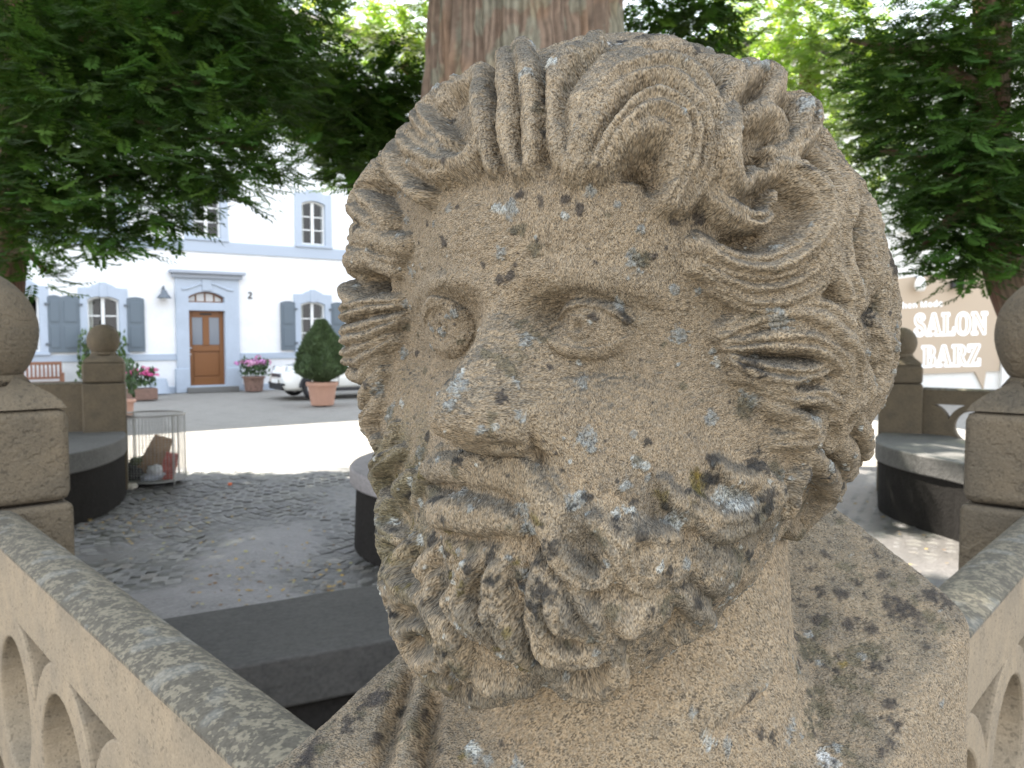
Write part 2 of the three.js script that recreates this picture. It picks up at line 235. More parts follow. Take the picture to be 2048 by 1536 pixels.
// ---------- the salon building on the right ----------
{
  const sal = thing('salon_building', 'white building with a beige salon sign painted below its upper window', 'building');
  const D = 19.5, base = at(1900, 0, D); const X = (px) => (px - 1024) / FPX * D, Y = (py) => at(1900, py, D).y;
  sal.position.set(0, 0, at(1880, 740, D).z); sal.rotation.y = 0;
  const x0 = X(1380), x1 = X(2700), wm = M.white.clone(); wm.color = lin(.82, .80, .75);
  const ws = new THREE.Shape(); ws.moveTo(x0, -.1); ws.lineTo(x1, -.1); ws.lineTo(x1, 8.2); ws.lineTo(x0, 8.2); ws.lineTo(x0, -.1);
  const wx0 = X(1798), wx1 = X(1846), wy0 = Y(460), wy1 = Y(395); const hp = new THREE.Path(); hp.moveTo(wx0, wy0); hp.lineTo(wx1, wy0); hp.lineTo(wx1, wy1); hp.lineTo(wx0, wy1); hp.lineTo(wx0, wy0); ws.holes.push(hp);
  add('wall', boxUV(new THREE.ExtrudeGeometry(ws, { depth: .3, bevelEnabled: false }).translate(0, 0, -.3)), wm, sal);
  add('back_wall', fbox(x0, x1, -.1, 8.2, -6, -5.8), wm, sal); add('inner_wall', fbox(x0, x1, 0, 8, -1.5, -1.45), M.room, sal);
  const win = add('window', mergeGeometries([fbox(wx0, wx0 + .07, wy0, wy1, -.16, -.1), fbox(wx1 - .07, wx1, wy0, wy1, -.16, -.1), fbox(wx0 + .071, wx1 - .071, wy0, wy0 + .07, -.16, -.1), fbox((wx0 + wx1) / 2 - .03, (wx0 + wx1) / 2 + .03, wy0 + .071, wy1, -.16, -.1)].map((q) => q.index ? q.toNonIndexed() : q)), M.frame, sal);
  add('pane', new THREE.PlaneGeometry(wx1 - wx0 - .14, wy1 - wy0 - .07).translate((wx0 + wx1) / 2, (wy0 + wy1) / 2 + .03, -.13), M.glass, win); add('sill', fbox(wx0 - .08, wx1 + .08, wy0 - .08, wy0 - .004, -.1, .1), M.frame, win);
  add('roof', fbox(x0 - .3, x1 + .3, 8.2, 8.5, -6.2, .4), M.roof, sal);
  // the sign: a beige panel shaped like a speech bubble
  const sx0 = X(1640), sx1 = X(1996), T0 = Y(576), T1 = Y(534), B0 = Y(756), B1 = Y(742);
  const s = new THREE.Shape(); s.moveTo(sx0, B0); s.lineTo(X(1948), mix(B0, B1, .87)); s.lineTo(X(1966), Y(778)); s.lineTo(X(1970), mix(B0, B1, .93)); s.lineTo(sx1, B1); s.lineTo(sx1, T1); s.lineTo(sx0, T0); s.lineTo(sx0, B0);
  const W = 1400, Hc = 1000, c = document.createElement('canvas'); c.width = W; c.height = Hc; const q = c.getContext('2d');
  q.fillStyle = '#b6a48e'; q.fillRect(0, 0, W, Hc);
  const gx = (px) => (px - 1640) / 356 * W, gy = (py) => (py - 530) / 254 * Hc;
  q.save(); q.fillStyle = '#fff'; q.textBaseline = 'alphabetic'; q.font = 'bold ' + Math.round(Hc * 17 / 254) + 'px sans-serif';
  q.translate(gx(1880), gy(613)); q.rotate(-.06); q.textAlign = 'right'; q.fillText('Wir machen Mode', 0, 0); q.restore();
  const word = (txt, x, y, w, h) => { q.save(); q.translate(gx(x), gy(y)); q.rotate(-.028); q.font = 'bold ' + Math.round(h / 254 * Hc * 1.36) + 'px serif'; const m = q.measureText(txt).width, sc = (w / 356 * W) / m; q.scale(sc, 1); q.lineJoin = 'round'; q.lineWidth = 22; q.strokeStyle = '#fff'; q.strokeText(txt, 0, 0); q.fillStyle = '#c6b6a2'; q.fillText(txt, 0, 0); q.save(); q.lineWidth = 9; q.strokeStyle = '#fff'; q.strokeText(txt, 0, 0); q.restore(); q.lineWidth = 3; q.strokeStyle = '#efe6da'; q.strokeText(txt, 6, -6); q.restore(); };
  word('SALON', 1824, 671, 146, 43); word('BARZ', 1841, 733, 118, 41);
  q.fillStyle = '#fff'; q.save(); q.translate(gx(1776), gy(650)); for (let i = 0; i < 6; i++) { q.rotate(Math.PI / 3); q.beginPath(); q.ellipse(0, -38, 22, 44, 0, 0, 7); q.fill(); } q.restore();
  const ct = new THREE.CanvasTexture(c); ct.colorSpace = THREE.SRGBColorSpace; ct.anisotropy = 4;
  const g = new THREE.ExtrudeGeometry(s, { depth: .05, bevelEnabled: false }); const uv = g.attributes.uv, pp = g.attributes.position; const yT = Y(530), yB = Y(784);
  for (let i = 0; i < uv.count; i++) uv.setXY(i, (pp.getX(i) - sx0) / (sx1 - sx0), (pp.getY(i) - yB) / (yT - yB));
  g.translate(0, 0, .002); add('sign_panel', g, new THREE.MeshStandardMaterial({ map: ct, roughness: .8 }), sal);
  add('corner_pilaster', fbox(X(1998), X(2016), 0, 8.1, -.1, .12), wm, sal);
  const l1 = thing('globe_wall_lamp', 'white drop shaped wall lamp above the salon lettering', 'lamp'); const lx = X(1825), ly = Y(570); l1.position.set(lx, ly, sal.position.z + .25);
  add('globe', new THREE.LatheGeometry([[0, .22], [.07, .16], [.12, .05], [.13, -.06], [.09, -.16], [0, -.18]].map(([x, y]) => new THREE.Vector2(x, y)), 16), std(.85, .84, .8, .35), l1); add('bracket', bevelBox(.05, .05, .26).translate(0, .18, -.12), M.iron, l1);
  const l2 = thing('flood_lamp', 'small black flood lamp above the salon sign under the leaves', 'lamp'); l2.position.set(X(1900), Y(570), sal.position.z + .2); add('housing', bevelBox(.3, .2, .14, .03), M.black, l2); add('bracket', bevelBox(.06, .06, .2).translate(0, .06, -.12), M.iron, l2);
}
// ---------- the stone bust: head ----------
const HC = V(0.100, 1.6, -0.75), YAW = 32 * Math.PI / 180;
const HS = V(Math.cos(YAW), 0, Math.sin(YAW)), HF = V(-Math.sin(YAW), 0, Math.cos(YAW));
const toHead = (p) => { const d = p.clone().sub(HC); return [d.dot(HS), d.y, d.dot(HF)]; };
const fromHead = (a, u, w) => HC.clone().addScaledVector(HS, a).add(V(0, u, 0)).addScaledVector(HF, w);
// smooth carved mass: landmarks (across, up, forward), mirrored
const LM = [];
const lm = (a, u, w) => { LM.push([a, u, w]); if (a) { const k = sstep(.1, .2, a) * sstep(-.26, -.2, u) * sstep(.24, .16, u) * sstep(-.12, .0, w); LM.push([-a * (1 + .17 * k), u, w + .02 * k]); } };
const lm1 = (a, u, w) => LM.push([a, u, w]);
lm(0, .258, .0); lm(.09, .236, .0); lm(0, .24, .09); lm(.08, .222, .08); lm(0, .225, -.13); lm(.1, .2, -.1);
lm(0, .2, .15); lm(.09, .188, .125); lm(.145, .178, .03); lm(.13, .162, -.1); lm(0, .17, -.2);
lm(0, .15, .185); lm(.07, .15, .168); lm(.13, .14, .125); lm(.182, .137, .06); lm(.186, .122, -.04); lm(.152, .115, -.15); lm(0, .13, -.25);
lm(0, .09, .203); lm(.06, .09, .192); lm(.115, .085, .155); lm(.17, .08, .105); lm(.215, .07, .04); lm(.216, .07, -.05); lm(.182, .07, -.18); lm(0, .07, -.28);
lm(0, .04, .203); lm(.06, .045, .186); lm(.11, .045, .158); lm(.145, .04, .125);
lm(0, .0, .192); lm(.05, .0, .168); lm(.09, .0, .152); lm(.135, -.01, .125); lm(.195, .0, .085); lm(.225, .0, .02); lm(.228, 0, -.06); lm(.19, 0, -.18); lm(0, 0, -.285);
lm(0, -.05, .196); lm(.06, -.05, .178); lm(.105, -.055, .155); lm(.15, -.06, .12); lm(.18, -.07, .085); lm(.205, -.07, .02); lm(.205, -.08, -.07); lm(.17, -.08, -.17); lm(0, -.08, -.26);
lm(0, -.1, .207); lm(.05, -.105, .197); lm(.1, -.11, .168); lm(.15, -.12, .125); lm(.17, -.13, .085); lm(.165, -.13, .02); lm(.17, -.13, -.06);
lm(0, -.15, .207); lm(.05, -.15, .2); lm(.1, -.16, .168); lm(.148, -.165, .115); lm(.145, -.18, .03); lm(.14, -.18, -.07); lm(0, -.16, -.2);
lm(0, -.2, .2); lm(.06, -.2, .187); lm1(.11, -.205, .14); lm1(-.13, -.21, .16); lm(.125, -.215, .06); lm(.1, -.22, -.03);
lm(0, -.255, .178); lm1(.065, -.245, .16); lm1(-.065, -.262, .178); lm1(-.12, -.25, .165); lm1(.09, -.25, .08); lm1(-.12, -.27, .09); lm(.07, -.26, .0);
lm(0, -.285, .11); lm(0, -.272, .03); lm(0, -.24, -.08);
const RBF = (() => {
  const n = LM.length, D = LM.map(([a, u, w]) => { const l = Math.hypot(a, u, w); return [a / l, u / l, w / l, l]; });
  const K = (p, q) => { const d = Math.hypot(p[0] - q[0], p[1] - q[1], p[2] - q[2]); return d * d * d; };
  const N = n + 4, A = [], b = new Float64Array(N);
  for (let i = 0; i < N; i++) A.push(new Float64Array(N));
  for (let i = 0; i < n; i++) { for (let j = 0; j < n; j++) A[i][j] = K(D[i], D[j]); A[i][i] += 0.002; const q = [1, D[i][0], D[i][1], D[i][2]]; for (let k = 0; k < 4; k++) A[i][n + k] = A[n + k][i] = q[k]; b[i] = D[i][3]; }
  for (let c = 0; c < N; c++) { let p = c; for (let r = c + 1; r < N; r++) if (Math.abs(A[r][c]) > Math.abs(A[p][c])) p = r; [A[c], A[p]] = [A[p], A[c]]; [b[c], b[p]] = [b[p], b[c]]; for (let r = c + 1; r < N; r++) { const f = A[r][c] / A[c][c]; if (f) { for (let k = c; k < N; k++) A[r][k] -= f * A[c][k]; b[r] -= f * b[c]; } } }
  const x = new Float64Array(N); for (let c = N - 1; c >= 0; c--) { let s = b[c]; for (let k = c + 1; k < N; k++) s -= A[c][k] * x[k]; x[c] = s / A[c][c]; }
  const fx = new Float64Array(n * 3); D.forEach((d, i) => { fx[i * 3] = d[0]; fx[i * 3 + 1] = d[1]; fx[i * 3 + 2] = d[2]; });
  return (a, u, w) => { const l = Math.hypot(a, u, w) || 1; a /= l; u /= l; w /= l; let s = x[n] + x[n + 1] * a + x[n + 2] * u + x[n + 3] * w; for (let i = 0, o = 0; i < n; i++, o += 3) { const p = a - fx[o], q = u - fx[o + 1], r = w - fx[o + 2], d2 = p * p + q * q + r * r; s += x[i] * d2 * Math.sqrt(d2); } return s; };
})();
// nose, eyes, lips: how far the face stands forward of that mass
const gs = (x) => Math.exp(-x * x);
function faceForward(a, u) {
  if (Math.abs(a) > .16 || u > .1 || u < -.22) return 0;
  let F = 0;
  // nose
  if (u < .06 && u > -.12) {
    const up = sstep(.055, -.005, u), H = (.014 * up + .060 * sstep(.03, -.052, u)) * (u > -.05 ? 1 : u < -.0835 ? 0 : Math.pow(1 - ((-.05 - u) / .0335) ** 2, .6));
    const W = mix(.0165, a > 0 ? .026 : .031, sstep(.025, -.052, u)) * (1 + .25 * sstep(.015, .05, u));
    const x = Math.abs(a) / W; const c = x < .3 ? 1 - .1 * (x / .3) ** 2 : .9 * gs((x - .3) / .95);
    F += H * c;
    for (const s of [-1, 1]) { const da = (a - (s > 0 ? .0225 : -.029)) / (s > 0 ? .0175 : .024), du = (u + .057) / (u < -.057 ? .017 : .03); const q = da * da + du * du; F += .017 * Math.exp(-Math.pow(q, s > 0 ? 1.5 : 1) * 1.3) * (1 - .4 * c) * sstep(-.085, -.066, u); }
    for (const s of [-1, 1]) { const q = ((a - s * .017) / .012) ** 2 + ((u + .0745) / .0045) ** 2; F -= .016 * Math.exp(-q * 1.6); }
  }
  // brow and sockets
  for (const s of [-1, 1]) {
    const x = a * s;
    if (x > -.02 && x < .14) {
      const by = .04 - 5.2 * (x - .052) ** 2;                       // brow line
      F += .0065 * gs((u - by - .002) / .011) * sstep(.0, .03, x) * sstep(.125, .085, x);
      F -= (s < 0 ? .008 : .025) * gs((x - (s < 0 ? .044 : .026)) / .016) * gs((u - .016) / .017);   // hollow by the nose
      F -= (s < 0 ? .003 : .0085) * gs((x - .06) / .034) * gs((u - by + .0135) / .0065);
      // eyeball, lids
      const ex = x - (s < 0 ? .080 : .0545), ey = u - (s < 0 ? .007 : .005); const q = (ex / (s < 0 ? .034 : .028)) ** 2 + (ey / (s < 0 ? .025 : .022)) ** 2;
      if (q < 1.6) {
        if (q < 1) F += (s < 0 ? .0115 : .0125) * Math.sqrt(1 - q * .98);
        const ry = ey > 0 ? ex * ex * -17 + .0178 : ex * ex * 13 - .0150;   // lid edges
        if (Math.abs(ex) < .034) {
          const ti = ey - ry, fade = sstep(.034, .024, Math.abs(ex)) * (s < 0 ? .55 : 1);
          if (ey > 0) F += (ti > 0 ? .0056 * sstep(.0105, .004, ti) : .0056 * gs(ti / .0018)) * fade;
          else F += (ti < 0 ? .0030 * sstep(-.010, -.003, ti) : .0030 * gs(ti / .002)) * fade;
        }
        const r = Math.hypot(ex + s * .003 + .002, ey - .002);
        F -= .0015 * gs((r - .0098) / .0018) + .0052 * gs(r / .0034);
      }
      F -= .002 * gs((u + .026 + 3 * (x - .06) ** 2) / .004) * sstep(.03, .045, x) * sstep(.11, .09, x);  // fold under the eye
    }
  }
  return F;
}
const HSURF = (p) => { const [a, u, w0] = toHead(p); const w = w0 - (w0 > .05 ? faceForward(a, u) : 0); return Math.hypot(a, u, w) - RBF(a, u, w); };
function hitHead(px, py) {
  const d = ray(px, py), n = d.clone().normalize(); let best = 1e9, bt = 0, prev = 1;
  for (let t = 0.35; t < 1.15; t += 0.012) { const p = EYE.clone().addScaledVector(n, t), v = HSURF(p); if (v < 0) { let lo = t - 0.012, hi = t; for (let i = 0; i < 12; i++) { const m = (lo + hi) / 2; if (HSURF(EYE.clone().addScaledVector(n, m)) < 0) hi = m; else lo = m; } return EYE.clone().addScaledVector(n, hi); } if (v < best) { best = v; bt = t; } }
  const p = EYE.clone().addScaledVector(n, bt), [a, u, w] = toHead(p), l = Math.hypot(a, u, w), R = RBF(a, u, w); return fromHead(a * R / l, u * R / l, w * R / l);
}
function headNormal(p, e = .004) { const v = (x, y, z) => HSURF(V(p.x + x, p.y + y, p.z + z)); return V(v(e, 0, 0) - v(-e, 0, 0), v(0, e, 0) - v(0, -e, 0), v(0, 0, e) - v(0, 0, -e)).normalize(); }
// carving strokes, given where they run in the photograph and laid on the mass
const STROKES = [];
function stroke(type, pts, w, h, o = {}) { STROKES.push({ type, pts, w: Array.isArray(w) ? w : [w, w, w], h, n: o.n || 0, ...o }); }
const L = (pts, w, h, n = 2, o = {}) => stroke('lock', pts, w, h, { n, ...o });
const G = (pts, w, h, o = {}) => stroke('add', pts, w, -h, o);
const D = (x, y, w, h, dx = 0, dy = 0) => stroke('lock', [[x - dx, y - dy], [x - dx / 2, y - dy / 2], [x + dx / 2, y + dy / 2], [x + dx, y + dy]], w, h, { n: 1 });
const B = (pts, w, h, o = {}) => stroke('add', pts, w, h, o);
// hair over the brow, left to right
L([[836, 281], [790, 295], [757, 335], [745, 375], [752, 415], [790, 452]], [60, 104, 66], .038, 2);
L([[822, 290], [838, 330], [850, 365], [872, 398]], [40, 60, 40], .040, 1);
L([[968, 158], [900, 200], [846, 246], [838, 285], [866, 322], [915, 346], [950, 338], [972, 306]], [64, 90, 46], .036, 3);
L([[960, 195], [905, 240], [893, 275], [915, 305]], [40, 60, 40], .040, 2);
G([[1104, 140], [1098, 230], [1100, 325]], [14, 22, 14], .014);
G([[950, 292], [954, 298]], [30, 34, 30], .045);
L([[968, 146], [986, 200], [984, 280], [990, 346]], [40, 46, 34], .026, 1);
L([[1028, 134], [1034, 200], [1030, 285], [1038, 352]], [44, 48, 36], .027, 1);
L([[1052, 122], [1078, 190], [1076, 290], [1066, 345]], [44, 56, 36], .026, 1);
L([[1190, 108], [1136, 160], [1116, 220], [1114, 290], [1132, 340]], [50, 46, 40], .026, 1);
L([[1150, 352], [1178, 275], [1240, 205], [1318, 190], [1376, 226], [1402, 290], [1398, 350], [1360, 405]], [50, 100, 54], .036, 2);
L([[1160, 350], [1180, 250], [1230, 170], [1300, 150]], [60, 100, 60], .028, 1);
L([[1196, 352], [1228, 292], [1296, 258], [1346, 290], [1356, 340], [1330, 412]], [40, 58, 44], .046, 2);
L([[1206, 350], [1240, 308], [1290, 290], [1328, 312], [1330, 350]], [36, 52, 36], .034, 1);
G([[1250, 350], [1274, 342], [1296, 354], [1300, 376]], [22, 40, 24], .024);
L([[1240, 116], [1300, 110], [1370, 128], [1420, 158]], [50, 70, 50], .013, 1);
L([[1392, 156], [1430, 186], [1440, 222], [1412, 246]], [50, 60, 40], .032, 1);
L([[1300, 140], [1250, 150], [1200, 180]], [60, 60, 40], .020, 1);
L([[1440, 150], [1500, 165], [1560, 215]], [50, 60, 50], .018, 1);
L([[1450, 206], [1494, 192], [1520, 218], [1510, 246], [1474, 250]], [36, 46, 34], .034, 1);
L([[1520, 226], [1562, 246], [1576, 290], [1556, 326], [1520, 322]], [48, 56, 36], .036, 2);
G([[1506, 338], [1508, 348]], [26, 30, 26], .030);
L([[1440, 256], [1424, 300], [1430, 352], [1456, 388], [1486, 372]], [56, 64, 36], .040, 1);
L([[1470, 262], [1500, 262], [1530, 280], [1540, 310]], [40, 44, 30], .028, 1);
L([[1488, 366], [1540, 356], [1592, 386], [1618, 436], [1596, 496], [1530, 534], [1450, 528], [1392, 492]], [50, 76, 54], .036, 3);
L([[1400, 386], [1440, 428], [1490, 450], [1524, 424], [1530, 400]], [48, 52, 30], .034, 2);
G([[1450, 486], [1480, 490], [1505, 478]], [18, 30, 18], .014);
G([[1518, 428], [1534, 422]], [16, 22, 16], .012);
L([[1640, 440], [1622, 512], [1566, 566], [1480, 574], [1390, 528]], [54, 70, 44], .030, 3);
L([[1636, 520], [1610, 576], [1550, 604], [1480, 600], [1424, 574]], [50, 64, 40], .028, 3);
L([[1600, 300], [1640, 360], [1660, 430], [1650, 490]], [60, 76, 60], .022, 2);
L([[1560, 190], [1620, 250], [1660, 320]], [50, 70, 60], .016, 2);
L([[1660, 340], [1706, 420], [1724, 520], [1716, 600]], [60, 80, 60], .016, 3);
L([[1668, 470], [1660, 540], [1680, 610], [1660, 660]], [50, 66, 40], .022, 2);
L([[1740, 480], [1748, 560], [1756, 640], [1740, 700]], [50, 70, 50], .014, 2);
// side tuft in front of the ear
L([[1446, 664], [1500, 640], [1576, 626], [1640, 652], [1682, 704], [1684, 764], [1654, 820]], [54, 85, 54], 0.027, 3);
L([[1452, 688], [1530, 684], [1604, 680], [1648, 710], [1656, 760]], [44, 61, 41], 0.030, 2);
L([[1458, 718], [1512, 744], [1574, 742], [1632, 722]], [37, 56, 37], 0.031, 2);
L([[1476, 748], [1560, 762], [1640, 762]], [44, 72, 44], .025, 1);
G([[1566, 768], [1592, 762], [1612, 758]], [14, 24, 18], .016);
L([[1500, 762], [1556, 782], [1612, 782], [1648, 800]], [37, 59, 49], 0.025, 2);
L([[1524, 800], [1560, 826], [1600, 846], [1628, 826]], [41, 54, 41], 0.024, 1);
G([[1556, 836], [1572, 844]], [20, 26, 20], .012);
L([[1552, 880], [1604, 862], [1640, 826]], [44, 61, 44], 0.021, 2);
L([[1664, 660], [1700, 740], [1690, 820], [1656, 880]], [61, 78, 49], 0.016, 2);
L([[1740, 640], [1752, 720], [1712, 810]], [40, 60, 40], .016, 2);
L([[1668, 850], [1672, 930], [1650, 1000]], [44, 61, 41], 0.019, 1);
L([[1704, 830], [1706, 890], [1672, 950]], [36, 44, 30], .018, 1);
L([[1600, 900], [1642, 950], [1640, 1000], [1612, 1042], [1576, 1056]], [41, 66, 41], 0.021, 1);
L([[1602, 910], [1580, 960], [1566, 1020]], [26, 30, 24], .016, 1);
G([[1608, 950], [1590, 984], [1576, 1012]], [20, 32, 16], .020);
// left side, tufts seen edge on
L([[712, 448], [756, 474], [822, 490]], [44, 56, 44], 0.025, 1);
L([[706, 492], [756, 500], [806, 512]], [44, 54, 41], 0.025, 2);
L([[704, 532], [746, 522], [800, 536]], [44, 49, 41], 0.024, 1);
L([[712, 578], [740, 604], [776, 616]], [37, 44, 37], 0.025, 1);
G([[742, 556], [772, 572]], [26, 40, 28], .030);
L([[700, 632], [746, 616], [802, 602]], [41, 49, 37], 0.027, 2);
L([[698, 668], [752, 664], [806, 638]], [41, 54, 37], 0.028, 2);
L([[700, 702], [748, 706], [796, 676]], [39, 54, 37], 0.025, 2);
L([[714, 734], [748, 744], [776, 712]], [37, 44, 32], 0.021, 1);
L([[760, 250], [800, 262], [840, 276]], [40, 40, 40], .020, 1);
// face: brows, folds, moustache, mouth
B([[1060, 596], [1120, 568], [1180, 566], [1250, 600], [1300, 650]], [30, 40, 26], .003);
B([[826, 606], [856, 568], [900, 566], [944, 598]], [26, 34, 22], .003);
G([[1066, 842], [1070, 884], [1080, 930], [1108, 984], [1132, 1016], [1140, 1046]], [18, 24, 14], .009);
L([[1030, 916], [1060, 945], [1090, 990], [1104, 1040], [1106, 1080]], [44, 84, 54], .014, 2);
L([[1104, 1050], [1116, 1096], [1156, 1142], [1204, 1152], [1222, 1120], [1202, 1096]], [44, 52, 36], .024, 2);
L([[858, 940], [930, 934], [1000, 944], [1056, 975]], [50, 76, 60], .013, 1);
B([[930, 915], [938, 945], [936, 966]], [20, 24, 16], .003);
B([[980, 915], [990, 945], [994, 974]], [20, 24, 16], .003);
L([[880, 905], [868, 935], [850, 965], [836, 1000]], [34, 40, 30], .012, 2);
G([[1020, 1002], [1046, 1030], [1066, 1076]], [10, 18, 10], .010);
L([[882, 1030], [930, 1026], [984, 1028], [1034, 1042]], [74, 104, 64], .019, 1);
G([[862, 972], [910, 978], [970, 986], [1020, 1002]], [10, 15, 10], .010);
G([[1040, 1040], [1066, 1082], [1096, 1116], [1140, 1152]], [10, 18, 12], .006);
G([[880, 1056], [940, 1074], [1000, 1078]], [20, 36, 22], .008);
B([[900, 1088], [950, 1110], [1010, 1112]], [40, 60, 50], .006);
// beard
L([[962, 1122], [938, 1176], [962, 1226], [996, 1264], [1014, 1296]], [40, 66, 34], .026, 2);
L([[882, 1152], [886, 1206], [924, 1246], [934, 1290], [942, 1336]], [36, 56, 34], .026, 2);
L([[796, 1218], [840, 1192], [890, 1216], [918, 1258], [904, 1298], [860, 1308], [824, 1280], [836, 1250], [866, 1252]], [34, 44, 24], .026, 2);
L([[1006, 1136], [1008, 1206], [1040, 1270], [1066, 1320]], [40, 64, 40], .030, 2);
G([[1054, 1130], [1066, 1210], [1076, 1290]], [12, 20, 14], .012);
L([[1090, 1130], [1080, 1196], [1092, 1258], [1136, 1290], [1190, 1282], [1218, 1250]], [50, 66, 44], .028, 2);
L([[1116, 1160], [1132, 1222], [1172, 1256]], [44, 60, 40], .032, 2);
L([[1156, 1164], [1184, 1214], [1200, 1250]], [40, 50, 34], .026, 1);
L([[1086, 1316], [1136, 1352], [1190, 1352], [1224, 1320], [1224, 1272]], [44, 60, 44], .026, 2);
L([[894, 1338], [928, 1370], [976, 1388], [1020, 1384]], [36, 52, 40], .022, 2);
L([[960, 1336], [1000, 1356], [1060, 1366]], [40, 50, 40], .018, 1);
L([[840, 1320], [870, 1352], [900, 1372]], [36, 44, 34], .020, 1);
L([[790, 1110], [794, 1166], [840, 1188]], [44, 56, 34], .026, 2);
L([[836, 1086], [822, 1130], [836, 1170], [862, 1180]], [36, 46, 30], .028, 1);
L([[880, 1096], [866, 1140], [874, 1166]], [30, 40, 26], .020, 1);
L([[752, 1180], [744, 1216], [756, 1250], [784, 1290]], [30, 44, 34], .022, 1);
L([[772, 1220], [780, 1270], [820, 1310], [850, 1330]], [34, 46, 30], .022, 2);
L([[748, 1090], [742, 1130], [756, 1170]], [28, 40, 30], .022, 1);
L([[742, 1010], [750, 1050], [780, 1070]], [30, 44, 34], .022, 2);
L([[800, 1000], [796, 1050], [820, 1080]], [34, 46, 30], .024, 2);
L([[738, 930], [740, 970], [772, 1000]], [30, 44, 30], .022, 1);
L([[810, 900], [780, 930], [766, 976]], [34, 44, 30], .024, 2);
L([[836, 950], [820, 985], [816, 1010]], [30, 38, 28], .020, 1);
L([[768, 800], [752, 850], [748, 900]], [36, 46, 34], .022, 2);
L([[776, 740], [756, 780], [744, 830]], [30, 40, 30], .018, 1);
L([[796, 850], [790, 890], [770, 930]], [26, 34, 26], .016, 1);
D(1296, 1110, 128, .024, 30, 14);
L([[1240, 1070], [1300, 1062], [1352, 1074]], [30, 40, 30], .026, 1);
L([[1190, 1040], [1240, 1090], [1260, 1140], [1300, 1166]], [50, 70, 60], .026, 2);
D(1266, 1212, 100, .024, 30, 8);
L([[1240, 1190], [1250, 1225], [1270, 1244]], [44, 50, 36], .026, 1);
D(1424, 1128, 96, .018, 20, 16);
L([[1330, 1180], [1374, 1196], [1386, 1226], [1350, 1262]], [44, 60, 40], .018, 1);
L([[1376, 1000], [1430, 1044], [1490, 1028], [1520, 980]], [50, 76, 50], .020, 2);
L([[1320, 960], [1352, 1000], [1372, 1040]], [34, 50, 40], .014, 1);
L([[1440, 930], [1480, 960], [1520, 950]], [40, 50, 40], .014, 1);
L([[1520, 940], [1540, 980], [1526, 1030]], [34, 44, 30], .014, 1);
G([[1300, 950], [1330, 990], [1352, 1030]], [12, 20, 12], .006);
G([[1396, 950], [1386, 990], [1366, 1036]], [16, 26, 16], .006);
